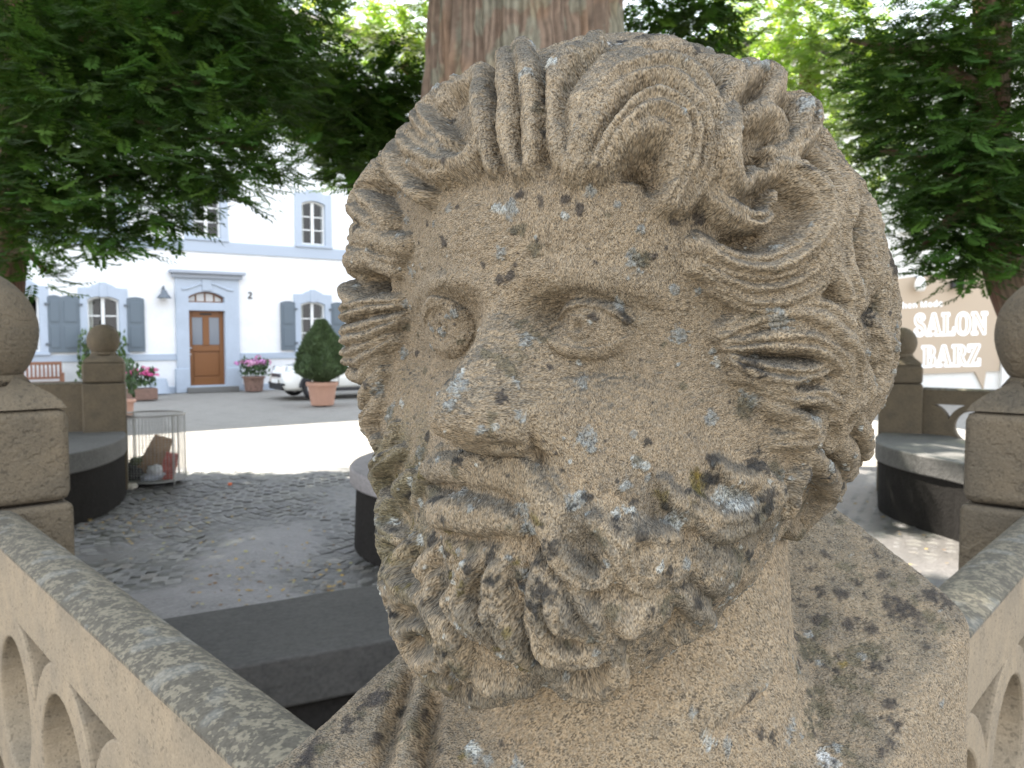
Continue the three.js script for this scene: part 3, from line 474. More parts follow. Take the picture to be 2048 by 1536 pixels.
// height of the carving over a mass, per vertex of an N x N sheet
function carve(P, nv, N, strokes, hit, normalAt, soft = 3) {
  const h = new Float32Array(nv), hl = new Float32Array(nv);
  const Q = new Float32Array(nv * 3);
  for (let k = 0; k < nv; k++) { const o = k * 3, x = P[o] * 45, y = P[o + 1] * 45, z = P[o + 2] * 45; Q[o] = P[o] + .0024 * vn(x, y, z); Q[o + 1] = P[o + 1] + .0024 * vn(x + 31, y, z); Q[o + 2] = P[o + 2] + .0024 * vn(x, y + 57, z); }
  // strokes
  const cache = [];
  for (const s of strokes) {
    const c = new THREE.CatmullRomCurve3(s.pts.map(([x, y]) => V(x, y, 0)), false, 'centripetal'), m = Math.max(4, Math.ceil(c.getLength() / 9));
    const pts = c.getSpacedPoints(m).map((p) => hit(p.x, p.y)), nn = pts.map((p) => normalAt(p));
    const segs = []; let len = 0; const box = new THREE.Box3();
    const lens = [0]; for (let i = 1; i <= m; i++) { len += pts[i].distanceTo(pts[i - 1]); lens.push(len); }
    const hw = pts.map((p, i) => { const t = i / m, w = t < .5 ? mix(s.w[0], s.w[1], sstep(0, 1, t * 2)) : mix(s.w[1], s.w[2], sstep(0, 1, t * 2 - 1)); return w / 2 * p.distanceTo(EYE) / FPX; });
    const mw = Math.max(...hw) * (s.type === 'lock' ? 1.05 : 2.6);
    pts.forEach((p) => box.expandByPoint(p)); box.expandByScalar(mw);
    cache.push({ s, pts, nn, lens, len, hw, box, m });
  }
  for (const { s, pts, nn, lens, len, hw, box, m } of cache) {
    const lock = s.type === 'lock', far = lock ? 1.02 : 2.6;
    const t = V(), e = V(), v = V(), b = V();
    const seg = []; for (let i = 0; i < m; i++) { const d = pts[i + 1].clone().sub(pts[i]); seg.push({ d, l2: d.lengthSq(), bn: nn[i].clone().cross(d).normalize() }); }
    for (let k = 0; k < nv; k++) {
      const o = k * 3, x = Q[o], y = Q[o + 1], z = Q[o + 2];
      if (x < box.min.x || x > box.max.x || y < box.min.y || y > box.max.y || z < box.min.z || z > box.max.z) continue;
      let best = 1e9, bi = 0, bt = 0;
      for (let i = 0; i < m; i++) { const p = pts[i], d = seg[i].d; let tt = ((x - p.x) * d.x + (y - p.y) * d.y + (z - p.z) * d.z) / seg[i].l2; tt = tt < 0 ? 0 : tt > 1 ? 1 : tt; const qx = x - p.x - d.x * tt, qy = y - p.y - d.y * tt, qz = z - p.z - d.z * tt, dd = qx * qx + qy * qy + qz * qz; if (dd < best) { best = dd; bi = i; bt = tt; } }
      const w = mix(hw[bi], hw[bi + 1], bt), r = Math.sqrt(best) / w; if (r > far) continue;
      const tl = (lens[bi] + (lens[bi + 1] - lens[bi]) * bt) / len;
      if (lock) {
        if (r >= 1) continue;
        const p = pts[bi], d = seg[bi].d; let sd = ((x - p.x - d.x * bt) * seg[bi].bn.x + (y - p.y - d.y * bt) * seg[bi].bn.y + (z - p.z - d.z * bt) * seg[bi].bn.z) / w;
        const dome = Math.pow(1 - Math.pow(r, 2.4), .62);
        let st = 1; if (s.n > 1) { const ph = (sd * .5 + .5) * s.n; st = 1 - .26 * Math.pow(Math.abs(Math.cos(Math.PI * ph)), 4) * (1 - r * r * .6); }
        const env = .62 + .38 * Math.sin(Math.PI * clamp(tl, 0.0, 1));
        const H = s.h * dome * st * env;
        if (H > hl[k]) hl[k] = H;
      } else h[k] += s.h * gs(r * 1.1) * (.5 + .5 * Math.sin(Math.PI * clamp(tl * .9 + .05, 0, 1)));
    }
  }
  for (let k = 0; k < nv; k++) h[k] += hl[k] * .92;
  const smooth = (times) => { const T = new Float32Array(nv); for (let n = 0; n < times; n++) { for (let j = 0; j < N; j++) for (let i = 0; i < N; i++) { const k = j * N + i; T[k] = (h[i ? k - 1 : k] + 2 * h[k] + h[i < N - 1 ? k + 1 : k]) / 4; } for (let j = 0; j < N; j++) for (let i = 0; i < N; i++) { const k = j * N + i; h[k] = (T[j ? k - N : k] + 2 * T[k] + T[j < N - 1 ? k + N : k]) / 4; } } };
  smooth(Math.round(soft * (N / 820) ** 2) + 1);
  return h;
}
function buildHead(N = 820) {
  const axis = EYE.clone().sub(HC).normalize(), ex = V(0, 1, 0).cross(axis).normalize(), ey = axis.clone().cross(ex);
  const THM = 108 * Math.PI / 180;
  const nv = N * N, dirs = new Float32Array(nv * 3), P = new Float32Array(nv * 3);
  const disc = (a, b) => { let r, t; if (a === 0 && b === 0) return [0, 0]; if (a * a > b * b) { r = a; t = Math.PI / 4 * (b / a); } else { r = b; t = Math.PI / 2 - Math.PI / 4 * (a / b); } return [r * Math.cos(t), r * Math.sin(t)]; };
  for (let j = 0; j < N; j++) for (let i = 0; i < N; i++) {
    const [x, y] = disc(i / (N - 1) * 2 - 1, j / (N - 1) * 2 - 1), r = Math.hypot(x, y), th = r * THM, k = r > 0 ? Math.sin(th) / r : THM;
    const d = axis.clone().multiplyScalar(Math.cos(th)).addScaledVector(ex, x * k).addScaledVector(ey, y * k), o = (j * N + i) * 3;
    const a = d.dot(HS), u = d.y, w = d.dot(HF), R = RBF(a, u, w);
    const p = fromHead(a * R, u * R, w * R); if (w > .1) p.addScaledVector(HF, faceForward(a * R, u * R));
    P[o] = p.x; P[o + 1] = p.y; P[o + 2] = p.z; dirs[o] = d.x; dirs[o + 1] = d.y; dirs[o + 2] = d.z;
  }
  const idx = new Uint32Array((N - 1) * (N - 1) * 6); let q = 0;
  for (let j = 0; j < N - 1; j++) for (let i = 0; i < N - 1; i++) { const a = j * N + i, b = a + 1, c = a + N, d = c + 1; idx[q++] = a; idx[q++] = b; idx[q++] = d; idx[q++] = a; idx[q++] = d; idx[q++] = c; }
  const g = new THREE.BufferGeometry(); g.setAttribute('position', new THREE.BufferAttribute(P, 3)); g.setIndex(new THREE.BufferAttribute(idx, 1)); g.computeVertexNormals();
  const NB = g.attributes.normal.array;
  const h = carve(P, nv, N, STROKES, hitHead, headNormal);
  return { g, P, NB, dirs, h, N, nv };
}
// let the vertices of a sheet slide along it until they lie evenly, so that steep flanks get their share
function relax(P, h, N, times) {
  const nv = N * N, S = new Float32Array(nv), T = new Float32Array(nv), X = Float32Array.from(P), H0 = Float32Array.from(h);
  for (let j = 0; j < N; j++) for (let i = 0; i < N; i++) { S[j * N + i] = i; T[j * N + i] = j; }
  const put = (k) => { const s = S[k], t = T[k]; let i = s | 0, j = t | 0; if (i > N - 2) i = N - 2; if (j > N - 2) j = N - 2; const u = s - i, v = t - j, a = j * N + i, w0 = (1 - u) * (1 - v), w1 = u * (1 - v), w2 = (1 - u) * v, w3 = u * v, A = a * 3, C = (a + N) * 3, q = k * 3; P[q] = X[A] * w0 + X[A + 3] * w1 + X[C] * w2 + X[C + 3] * w3; P[q + 1] = X[A + 1] * w0 + X[A + 4] * w1 + X[C + 1] * w2 + X[C + 4] * w3; P[q + 2] = X[A + 2] * w0 + X[A + 5] * w1 + X[C + 2] * w2 + X[C + 5] * w3; h[k] = H0[a] * w0 + H0[a + 1] * w1 + H0[a + N] * w2 + H0[a + N + 1] * w3; };
  const len = (a, b) => { const x = P[a * 3] - P[b * 3], y = P[a * 3 + 1] - P[b * 3 + 1], z = P[a * 3 + 2] - P[b * 3 + 2]; return Math.sqrt(x * x + y * y + z * z) + 1e-7; };
  for (let n = 0; n < times; n++) for (let par = 0; par < 2; par++) {
    for (let j = 1; j < N - 1; j++) for (let i = 1 + ((j + par) & 1); i < N - 1; i += 2) {
      const k = j * N + i, a = len(k, k - 1), b = len(k, k + 1), c = len(k, k - N), d = len(k, k + N), w = a + b + c + d;
      const s = (a * S[k - 1] + b * S[k + 1] + c * S[k - N] + d * S[k + N]) / w, t = (a * T[k - 1] + b * T[k + 1] + c * T[k - N] + d * T[k + N]) / w;
      S[k] += (s - S[k]) * .9; T[k] += (t - T[k]) * .9; put(k);
    }
  }
}
// ---------- stone: grain, lichen, weathering ----------
const grainFn = (u, v) => { const a = tn(u, v, 256, 1), b = tn(u, v, 170, 4), c = tn(u, v, 60, 9), d = tn(u, v, 200, 17), e = tn(u, v, 18, 21); let k = .74 + .2 * a + .16 * b + .10 * c + .06 * e; const f = d * .7 + .45 * c; if (f > .26) k *= 1 - 1.6 * Math.min(.36, f - .26); if (d < -.72) k += .26; return k; };
const grainMap = tex(512, (u, v) => { const k = grainFn(u, v), t = tn(u, v, 128, 31); return [k * (1 + .05 * t), k, k * (1 - .07 * t)]; });
const grainBump = tex(512, (u, v) => clamp(.5 + .28 * tn(u, v, 200, 17) * -1 + .2 * tn(u, v, 110, 3) + .16 * tn(u, v, 40, 8), 0, 1), false);
const statueMat = new THREE.MeshStandardMaterial({ color: 0xffffff, vertexColors: true, map: grainMap, bumpMap: grainBump, bumpScale: .0018, roughness: .96 });
const LICHEN = { grey: [.27, .275, .25], pale: [.44, .45, .41], dark: [.038, .032, .028], black: [.018, .018, .017], moss: [.11, .085, .015], must: [.2, .14, .02], red: [.36, .13, .06], olive: [.10, .088, .052], white: [.55, .55, .52] };
// kind, centre in the photograph, radius in its pixels
const SPOTS = `grey 920 752 20;grey 908 778 19;pale 925 745 12;grey 822 545 16;pale 828 538 9;grey 892 632 10;grey 910 628 12;olive 1060 675 38;grey 1052 680 22;olive 1020 730 34;dark 1000 790 20;grey 1034 768 12;olive 980 850 22;grey 962 858 10;grey 1042 830 12;pale 990 855 6
grey 1268 522 18;grey 1020 420 18;grey 1000 505 15;dark 1038 392 13;dark 1086 402 12;dark 1134 396 12;dark 1155 418 9;grey 1180 384 12;olive 1216 432 9;grey 1236 410 9;dark 886 480 14;dark 968 530 9;dark 1029 466 8;dark 1190 526 9;dark 1305 518 11;dark 1350 440 12;dark 1398 440 14;dark 1368 436 8;grey 1352 580 12;dark 1280 720 6;dark 1100 735 8;dark 1012 800 10
grey 1162 766 14;pale 1158 724 7;grey 1172 880 22;grey 1180 895 12;pale 1270 925 14;grey 1266 868 8;grey 1250 968 13;pale 1264 1018 14;pale 1255 1020 8;moss 1400 960 22;moss 1390 985 20;must 1395 950 10;black 1420 960 14;black 1476 955 18;moss 1445 962 16;pale 1460 995 32;grey 1480 1005 26;pale 1440 985 16;grey 1505 960 14;pale 1590 945 9;grey 1512 955 14;grey 1352 1015 20;pale 1345 1045 22;grey 1330 1048 14;moss 1380 1000 20;moss 1330 1000 22;black 1330 1010 12
grey 1290 1078 14;pale 1262 1078 10;grey 1318 1080 10;grey 1250 1140 12;pale 1275 1148 13;moss 1280 1134 6;grey 1220 1125 12;grey 1222 1230 14;pale 1228 1218 10;grey 1268 1208 12;grey 1340 1182 12;black 1130 1108 12;pale 1150 1128 13;pale 1205 1155 12;black 1220 1120 14;moss 1195 1120 8;grey 1130 1010 12;black 1128 1020 12;grey 1155 1000 20;pale 1160 990 8;black 1075 925 10;black 1100 970 9;grey 1074 930 8;pale 1070 962 7;olive 1030 960 18;grey 990 935 10;grey 938 940 9;must 1090 1025 9;must 1070 975 6
grey 960 1020 24;pale 948 1022 12;grey 930 1000 22;white 905 985 9;white 925 988 9;white 950 993 8;grey 1000 1012 16;grey 985 1035 12;black 866 1085 18;black 890 1082 14;pale 846 1080 10;grey 824 1082 12;pale 888 1100 8;moss 915 1105 22;must 945 1118 14;moss 955 1140 14;grey 985 1160 14;pale 990 1150 8;black 1000 1185 12;grey 1055 1175 16;grey 1052 1150 10;moss 1012 1180 10;grey 932 1200 14;grey 940 1218 16;pale 930 1190 8;grey 985 1224 13;black 1058 1230 14;grey 1066 1275 16;pale 1060 1290 16;moss 1050 1270 8;black 1140 1190 16;pale 1138 1190 10;grey 1140 1225 18;must 1098 1222 8;pale 1168 1228 9;pale 1122 1164 7;dark 1120 1250 12;grey 1130 1285 10
moss 785 1195 26;black 790 1175 16;grey 786 1170 12;black 770 1140 14;grey 772 1130 14;moss 842 1205 10;pale 840 1203 9;moss 792 1270 16;moss 805 1250 10;must 770 1060 16;olive 760 960 24;moss 770 975 14;olive 790 900 22;black 805 905 18;must 760 900 14;grey 780 830 18;grey 766 770 20;olive 780 840 22;olive 850 740 10;must 830 1075 12;grey 800 1030 14;moss 800 1025 12
grey 1005 180 12;black 1000 178 10;black 1070 200 18;grey 1075 195 18;grey 1080 225 18;grey 1060 230 22;must 1074 200 9;black 1095 210 22;black 1095 280 18;black 1100 240 14;grey 1090 180 16;black 1130 120 18;grey 1128 118 12;black 1110 150 20;white 1205 98 14;white 1230 92 12;white 1255 100 14;black 1225 96 12;black 1240 88 14;white 1275 98 8;black 1280 100 10;grey 1262 140 14;black 1275 150 14;black 1256 132 10;grey 1378 162 12;black 1372 160 14;grey 1380 185 12;black 1378 210 16;grey 1318 175 8;pale 1270 175 8;pale 1468 145 8;dark 1415 390 16;dark 1510 340 12;grey 1596 290 14;black 1590 310 16;dark 1595 240 16;dark 1666 430 16;dark 1640 470 14;dark 1520 370 12;dark 1404 230 12;grey 1400 580 10;olive 1710 560 18;moss 1715 570 10;olive 1680 680 22;olive 1690 850 20
must 905 292 10;moss 912 288 14;grey 920 310 14;grey 958 272 10;grey 930 325 12;must 760 372 12;olive 762 380 16;grey 825 370 20;grey 850 365 10;black 845 320 14;grey 840 300 10;grey 762 460 14;grey 785 466 10;grey 726 525 9;grey 760 630 14;grey 740 640 10;olive 708 712 12;grey 815 440 8;dark 730 485 8;dark 1000 560 8`.split(/[;\n]/).map((r) => { const [k, x, y, R] = r.trim().split(' '); return [k, +x, +y, +R]; });
const BODYSPOTS = `dark 1790 1218 24;dark 1830 1225 20;dark 1800 1212 16;black 1715 1165 12;dark 1762 1150 14;dark 1890 1200 22;dark 1860 1195 16;black 1755 1330 18;dark 1748 1320 14;dark 1595 1275 14;dark 1850 1290 12;dark 1775 1405 14;dark 1790 1450 14;dark 1785 1490 14;grey 1592 1335 14;grey 1585 1325 10;dark 1615 1315 16;must 1685 1330 8;olive 1660 1320 16;grey 1575 1460 18;pale 1660 1525 20;white 1650 1520 12;black 1545 1470 14;dark 1520 1465 14;grey 1525 1375 10;grey 1460 1490 14;pale 1405 1470 14;pale 1420 1490 14;black 1400 1440 16;black 1440 1430 14;dark 1500 1390 14;grey 950 1510 16;pale 945 1500 12;grey 975 1525 12;moss 930 1510 12;grey 1030 1530 14;dark 750 1400 22;dark 765 1392 18;dark 720 1430 14;dark 695 1445 14;dark 720 1415 9;dark 690 1460 11;dark 755 1475 14;dark 640 1490 16;dark 620 1505 18;dark 615 1520 14;dark 600 1530 14;black 870 1490 14;black 862 1520 18;grey 868 1505 12;black 805 1400 10;black 790 1440 12;black 782 1480 11;grey 790 1430 8;dark 855 1430 14;dark 842 1402 10;dark 1680 1190 14;dark 1640 1180 12;dark 1620 1140 12;dark 1650 1110 10;olive 1700 1140 20;dark 1740 1260 14;dark 1700 1250 16;dark 1640 1240 16;dark 1600 1210 12;olive 1620 1290 24;olive 1650 1420 26`.split(';').map((r) => { const [k, x, y, R] = r.trim().split(' '); return [k, +x, +y, +R]; });
// colours and crust of a carved sheet; P is moved where crust stands proud
function weather(g, P, nv, h, hit, spots, extra, o) {
  g.computeVertexNormals();
  const Nn = g.attributes.normal.array, C = new Float32Array(nv * 3), crust = new Float32Array(nv);
  for (let k = 0; k < nv; k++) {
    const q = k * 3, x = P[q], y = P[q + 1], z = P[q + 2], up = Nn[q + 1];
    const big = fbm(x * 9, y * 9, z * 9, 3), mid = fbm(x * 42 + 5, y * 42, z * 42, 3), fine = vn(x * 330, y * 330, z * 330), fin2 = vn(x * 620 + 9, y * 620, z * 620);
    let r = .335, gg = .263, b = .172;
    // fresh stone in hollows is more orange, worn film on what faces up is grey
    const warm = clamp((o.warm || 0) + sstep(.0, -.006, h[k] - .004) * .5 + .35 * big - .15, 0, 1);
    r = mix(r, .375, warm * .7); gg = mix(gg, .262, warm * .7); b = mix(b, .150, warm * .7);
    let film = sstep(.25, .95, up + .45 * mid + .25 * big) * o.film + .22 * sstep(-.1, .5, mid + .5 * fine) ;
    const moss = sstep(.15, .55, big + .35 * mid) * sstep(.75, .1, up) * (o.moss ? o.moss(x, y, z) : .1);
    film = Math.max(film, (o.dirt || 0) * sstep(.004, -.001, h[k]) * sstep(-.25, .3, big + .6 * mid));
    if (o.grime) film = Math.max(film, o.grime(x, y, z, up) * sstep(-.08, .22, mid * .9 + .35 * fine + .35 * big));
    film = clamp(film, 0, .88);
    r = mix(r, .115, film); gg = mix(gg, .102, film); b = mix(b, .078, film);
    r = mix(r, .17, moss * .6); gg = mix(gg, .145, moss * .6); b = mix(b, .07, moss * .6);
    const sp = 1 + .18 * fine + .12 * fin2 + .16 * mid; r *= sp; gg *= sp; b *= sp;
    const dk = sstep(.44, .7, fine * .6 + fin2 * .55 + .25 * mid); r = mix(r, .07, dk * .4); gg = mix(gg, .06, dk * .4); b = mix(b, .05, dk * .4);
    const lt = sstep(.62, .8, vn(x * 420 + 90, y * 420, z * 420)); r += .06 * lt; gg += .055 * lt; b += .045 * lt;
    C[q] = r; C[q + 1] = gg; C[q + 2] = b;
  }
  const all = spots.map(([kind, x, y, R]) => { const p = hit(x, y); return [kind, p, R * 1.12 * p.distanceTo(EYE) / FPX]; });
  for (const [kind, wgt, n, r0, r1] of extra) for (let i = 0; i < n; i++) { let k = 0; for (let t = 0; t < 40; t++) { k = Math.floor(rnd() * nv); if (rnd() < wgt(P[k * 3], P[k * 3 + 1], P[k * 3 + 2], Nn[k * 3 + 1])) break; } all.push([kind, V(P[k * 3], P[k * 3 + 1], P[k * 3 + 2]), mix(r0, r1, rnd() * rnd())]); }
  all.forEach(([kind, p, R], si) => {
    const c = LICHEN[kind], R2 = (R * 1.7) ** 2, crusty = kind === 'grey' || kind === 'pale' || kind === 'white', sx = si * 3.7;
    for (let k = 0; k < nv; k++) {
      const q = k * 3, dx = P[q] - p.x; if (dx > R * 1.7 || dx < -R * 1.7) continue; const dy = P[q + 1] - p.y, dz = P[q + 2] - p.z, d2 = dx * dx + dy * dy + dz * dz; if (d2 > R2) continue;
      const x = P[q], y = P[q + 1], z = P[q + 2], d = Math.sqrt(d2) / R + .55 * vn(x * 120 + sx, y * 120, z * 120) + .5 * vn(x * 300, y * 300 + sx, z * 300) + .35 * vn(x * 640, y * 640, z * 640);
      let a = sstep(1.05, crusty ? .72 : .5, d); if (!a) continue;
      a *= crusty ? .55 + .4 * sstep(-.5, .3, vn(x * 480 + 4, y * 480, z * 480)) : kind === 'dark' || kind === 'black' ? .82 : .72;
      const v = 1 + .3 * vn(x * 520, y * 520 + 7, z * 520);
      C[q] = mix(C[q], c[0] * v, a); C[q + 1] = mix(C[q + 1], c[1] * v, a); C[q + 2] = mix(C[q + 2], c[2] * v, a);
      crust[k] = Math.max(crust[k], a * (crusty ? .0011 : .0004) * (1 + .8 * vn(x * 520, y * 520, z * 520)));
    }
  });
  for (let k = 0; k < nv; k++) { const q = k * 3; P[q] += Nn[q] * crust[k]; P[q + 1] += Nn[q + 1] * crust[k]; P[q + 2] += Nn[q + 2] * crust[k]; }
  g.setAttribute('color', new THREE.BufferAttribute(C, 3));
}
const SIZE = .77;                                    // the carving model's unit in metres
function finish(g, P, nv, N, U, flat) {
  for (let k = 0; k < nv; k++) { const q = k * 3; P[q] = EYE.x + SIZE * (P[q] - EYE.x); P[q + 1] = EYE.y + SIZE * (P[q + 1] - EYE.y); P[q + 2] = EYE.z + SIZE * (P[q + 2] - EYE.z); }
  const uv = new Float32Array(nv * 2); for (let j = 0; j < N; j++) for (let i = 0; i < N; i++) { const o = j * N + i; if (flat) { uv[o * 2] = P[o * 3] * 5.5; uv[o * 2 + 1] = (P[o * 3 + 1] - P[o * 3 + 2]) * 5.5; } else { uv[o * 2] = i / (N - 1) * U; uv[o * 2 + 1] = j / (N - 1) * U; } }
  g.setAttribute('uv', new THREE.BufferAttribute(uv, 2)); g.attributes.position.needsUpdate = true; g.computeVertexNormals();
}
const bust = thing('stone_bust', 'large weathered sandstone bust of a curly haired bearded man', 'statue');
const inBeard = (x, y, z) => { const [a, u, w] = toHead(V(x, y, z)); return sstep(-.06, -.13, u) * sstep(-.05, .03, w) * (1 - .9 * Math.exp(-(((a + .005) / .06) ** 2 + ((u + .115) / .04) ** 2))); };
{
  const { g, P, NB, h, N, nv } = buildHead(HEAD_N);
  for (let k = 0; k < nv; k++) {
    const q = k * 3, x = P[q], y = P[q + 1], z = P[q + 2]; const [a, u, w] = toHead(V(x, y, z));
    const hair = Math.max(sstep(.11, .17, u), sstep(.0, -.06, w), sstep(.165, .2, Math.abs(a)) * sstep(-.25, -.2, u)), bd = sstep(-.085, -.14, u) * sstep(-.02, .05, w) * (1 - .8 * sstep(.06, .02, Math.hypot(a + .02, (u + .125) * 1.3)));
    const ridg = 1 - 2 * Math.abs(vn(x * 34 + 3 * vn(x * 12, y * 12, z * 12), y * 26, z * 34));
    const e = h[k] + .0042 * ridg * hair * sstep(.03, .0, h[k] - .006) + .0042 * vn(x * 38, y * 38, z * 38) * bd;
    h[k] = e; P[q] += NB[q] * e; P[q + 1] += NB[q + 1] * e; P[q + 2] += NB[q + 2] * e;
  }
  relax(P, h, N, 45);
  g.computeVertexNormals();
  { const E = new Float32Array(nv); for (let k = 0; k < nv; k++) { const q = k * 3, x = P[q], y = P[q + 1], z = P[q + 2]; const bd = inBeard(x, y, z);
    const face = 1 - .5 * sstep(.14, .1, Math.hypot(...toHead(V(x, y, z)).map((q, i) => i === 2 ? 0 : q)));
    let e = .0018 * face * fbm(x * 60, y * 60, z * 60, 3) + .0010 * fbm(x * 190, y * 190, z * 190, 2) + .0006 * vn(x * 520, y * 520, z * 520) + .0016 * vn(x * 90, y * 90, z * 90) * bd;
    const pit = vn(x * 240 + 40, y * 240, z * 240); if (pit > .5) e -= .0026 * (pit - .5); E[k] = e; }
    for (let k = 0; k < nv; k++) { const q = k * 3, e = E[k]; P[q] += NB[q] * e; P[q + 1] += NB[q + 1] * e; P[q + 2] += NB[q + 2] * e; } }
  weather(g, P, nv, h, hitHead, SPOTS, [
    ['dark', () => 1, 420, .0007, .0022], ['pale', () => 1, 110, .0006, .0016], ['olive', () => 1, 120, .001, .004],
    ['dark', (x, y, z) => .6, 100, .001, .0055], ['grey', (x, y, z) => .25 + .7 * inBeard(x, y, z), 240, .0025, .009], ['pale', (x, y, z) => .08 + .9 * inBeard(x, y, z), 260, .0014, .0065], ['olive', (x, y, z, up) => .12 + .8 * inBeard(x, y, z), 150, .004, .014], ['black', (x, y, z, up) => inBeard(x, y, z) * sstep(-.4, .2, up), 130, .002, .010], ['moss', (x, y, z) => inBeard(x, y, z) * sstep(.14, 0, x), 70, .003, .009], ['black', (x, y, z, up) => sstep(.3, .8, up), 90, .004, .014], ['black', (x, y, z, up) => inBeard(x, y, z), 26, .003, .008], ['grey', (x, y, z, up) => sstep(.3, .8, up), 40, .003, .01]],
    { film: .8, grime: (x, y, z, up) => { const [a, u, w] = toHead(V(x, y, z)); return Math.max(.8 * sstep(.13, .22, u + .25 * Math.max(0, .1 - w)) * sstep(-.25, .5, up),   .72 * inBeard(x, y, z), .5 * sstep(.06, -.06, w)); }, moss: (x, y, z) => .15 + .8 * sstep(.06, -.1, x) * sstep(1.62, 1.5, y) });
  finish(g, P, nv, N, 6.4);
  add('head', g, statueMat, bust);
}
// shoulders and neck: a cloaked block with sloping top, square on plan, turned to the two balustrades
const pl3 = (A, B, C, into) => { const n = B.clone().sub(A).cross(C.clone().sub(A)).normalize(); if (n.dot(into.clone().sub(A)) > 0) n.negate(); return [n, A]; };
const BC = V(.12, 1.0, -.84), inB = V(.12, 1.0, -.84);
const planes = [
  pl3(at(1600, 1060, .95), at(1925, 1222, .88), V(.344, 1.207, -.731), inB),
  pl3(at(780, 1308, .83), at(545, 1540, .72), at(830, 1536, .655), inB),
  pl3(at(900, 1420, .71), at(1500, 1420, .71), at(1200, 1536, .665), inB),
  [V(-.72, 0, -.69).normalize(), at(780, 1300, .82)], [V(.70, 0, -.70).normalize(), at(1937, 1240, .885)],
  [V(.66, 0, .75).normalize(), at(1937, 1240, .875)], [V(-.69, 0, .72).normalize(), V(-.30, 1, -.70)],
];
function bodySDF(p) {
  let d = -1; const k = 1 / 60;
  let acc = 0, mx = -9; const v = planes.map(([n, a]) => n.dot(p) - n.dot(a)); for (const x of v) mx = Math.max(mx, x); for (const x of v) acc += Math.exp((x - mx) / .009); d = mx + .009 * Math.log(acc) - .004;
  // neck
  const nx = p.x - .118, nz = p.z + .815, t = clamp((p.y - 1.1) / .4, 0, 1), nr = Math.hypot(nx * 1.0, nz * .95) - mix(.175, .150, t); const neck = Math.max(nr, p.y - 1.47);
  const kk = .035, hh = clamp(.5 + .5 * (neck - d) / kk, 0, 1); return mix(neck, d, hh) - kk * hh * (1 - hh);
}
const bodyHit = (px, py) => { const n = ray(px, py).normalize(); let best = 9, bt = .5; for (let t = .4; t < 1.3; t += .01) { const v = bodySDF(EYE.clone().addScaledVector(n, t)); if (v < best) { best = v; bt = t; } if (v < 0) { let lo = t - .01, hi = t; for (let i = 0; i < 12; i++) { const m = (lo + hi) / 2; if (bodySDF(EYE.clone().addScaledVector(n, m)) < 0) hi = m; else lo = m; } return EYE.clone().addScaledVector(n, hi); } } return EYE.clone().addScaledVector(n, bt); };
const bodyN = (p, e = .004) => { const v = (x, y, z) => bodySDF(V(p.x + x, p.y + y, p.z + z)); return V(v(e, 0, 0) - v(-e, 0, 0), v(0, e, 0) - v(0, -e, 0), v(0, 0, e) - v(0, 0, -e)).normalize(); };
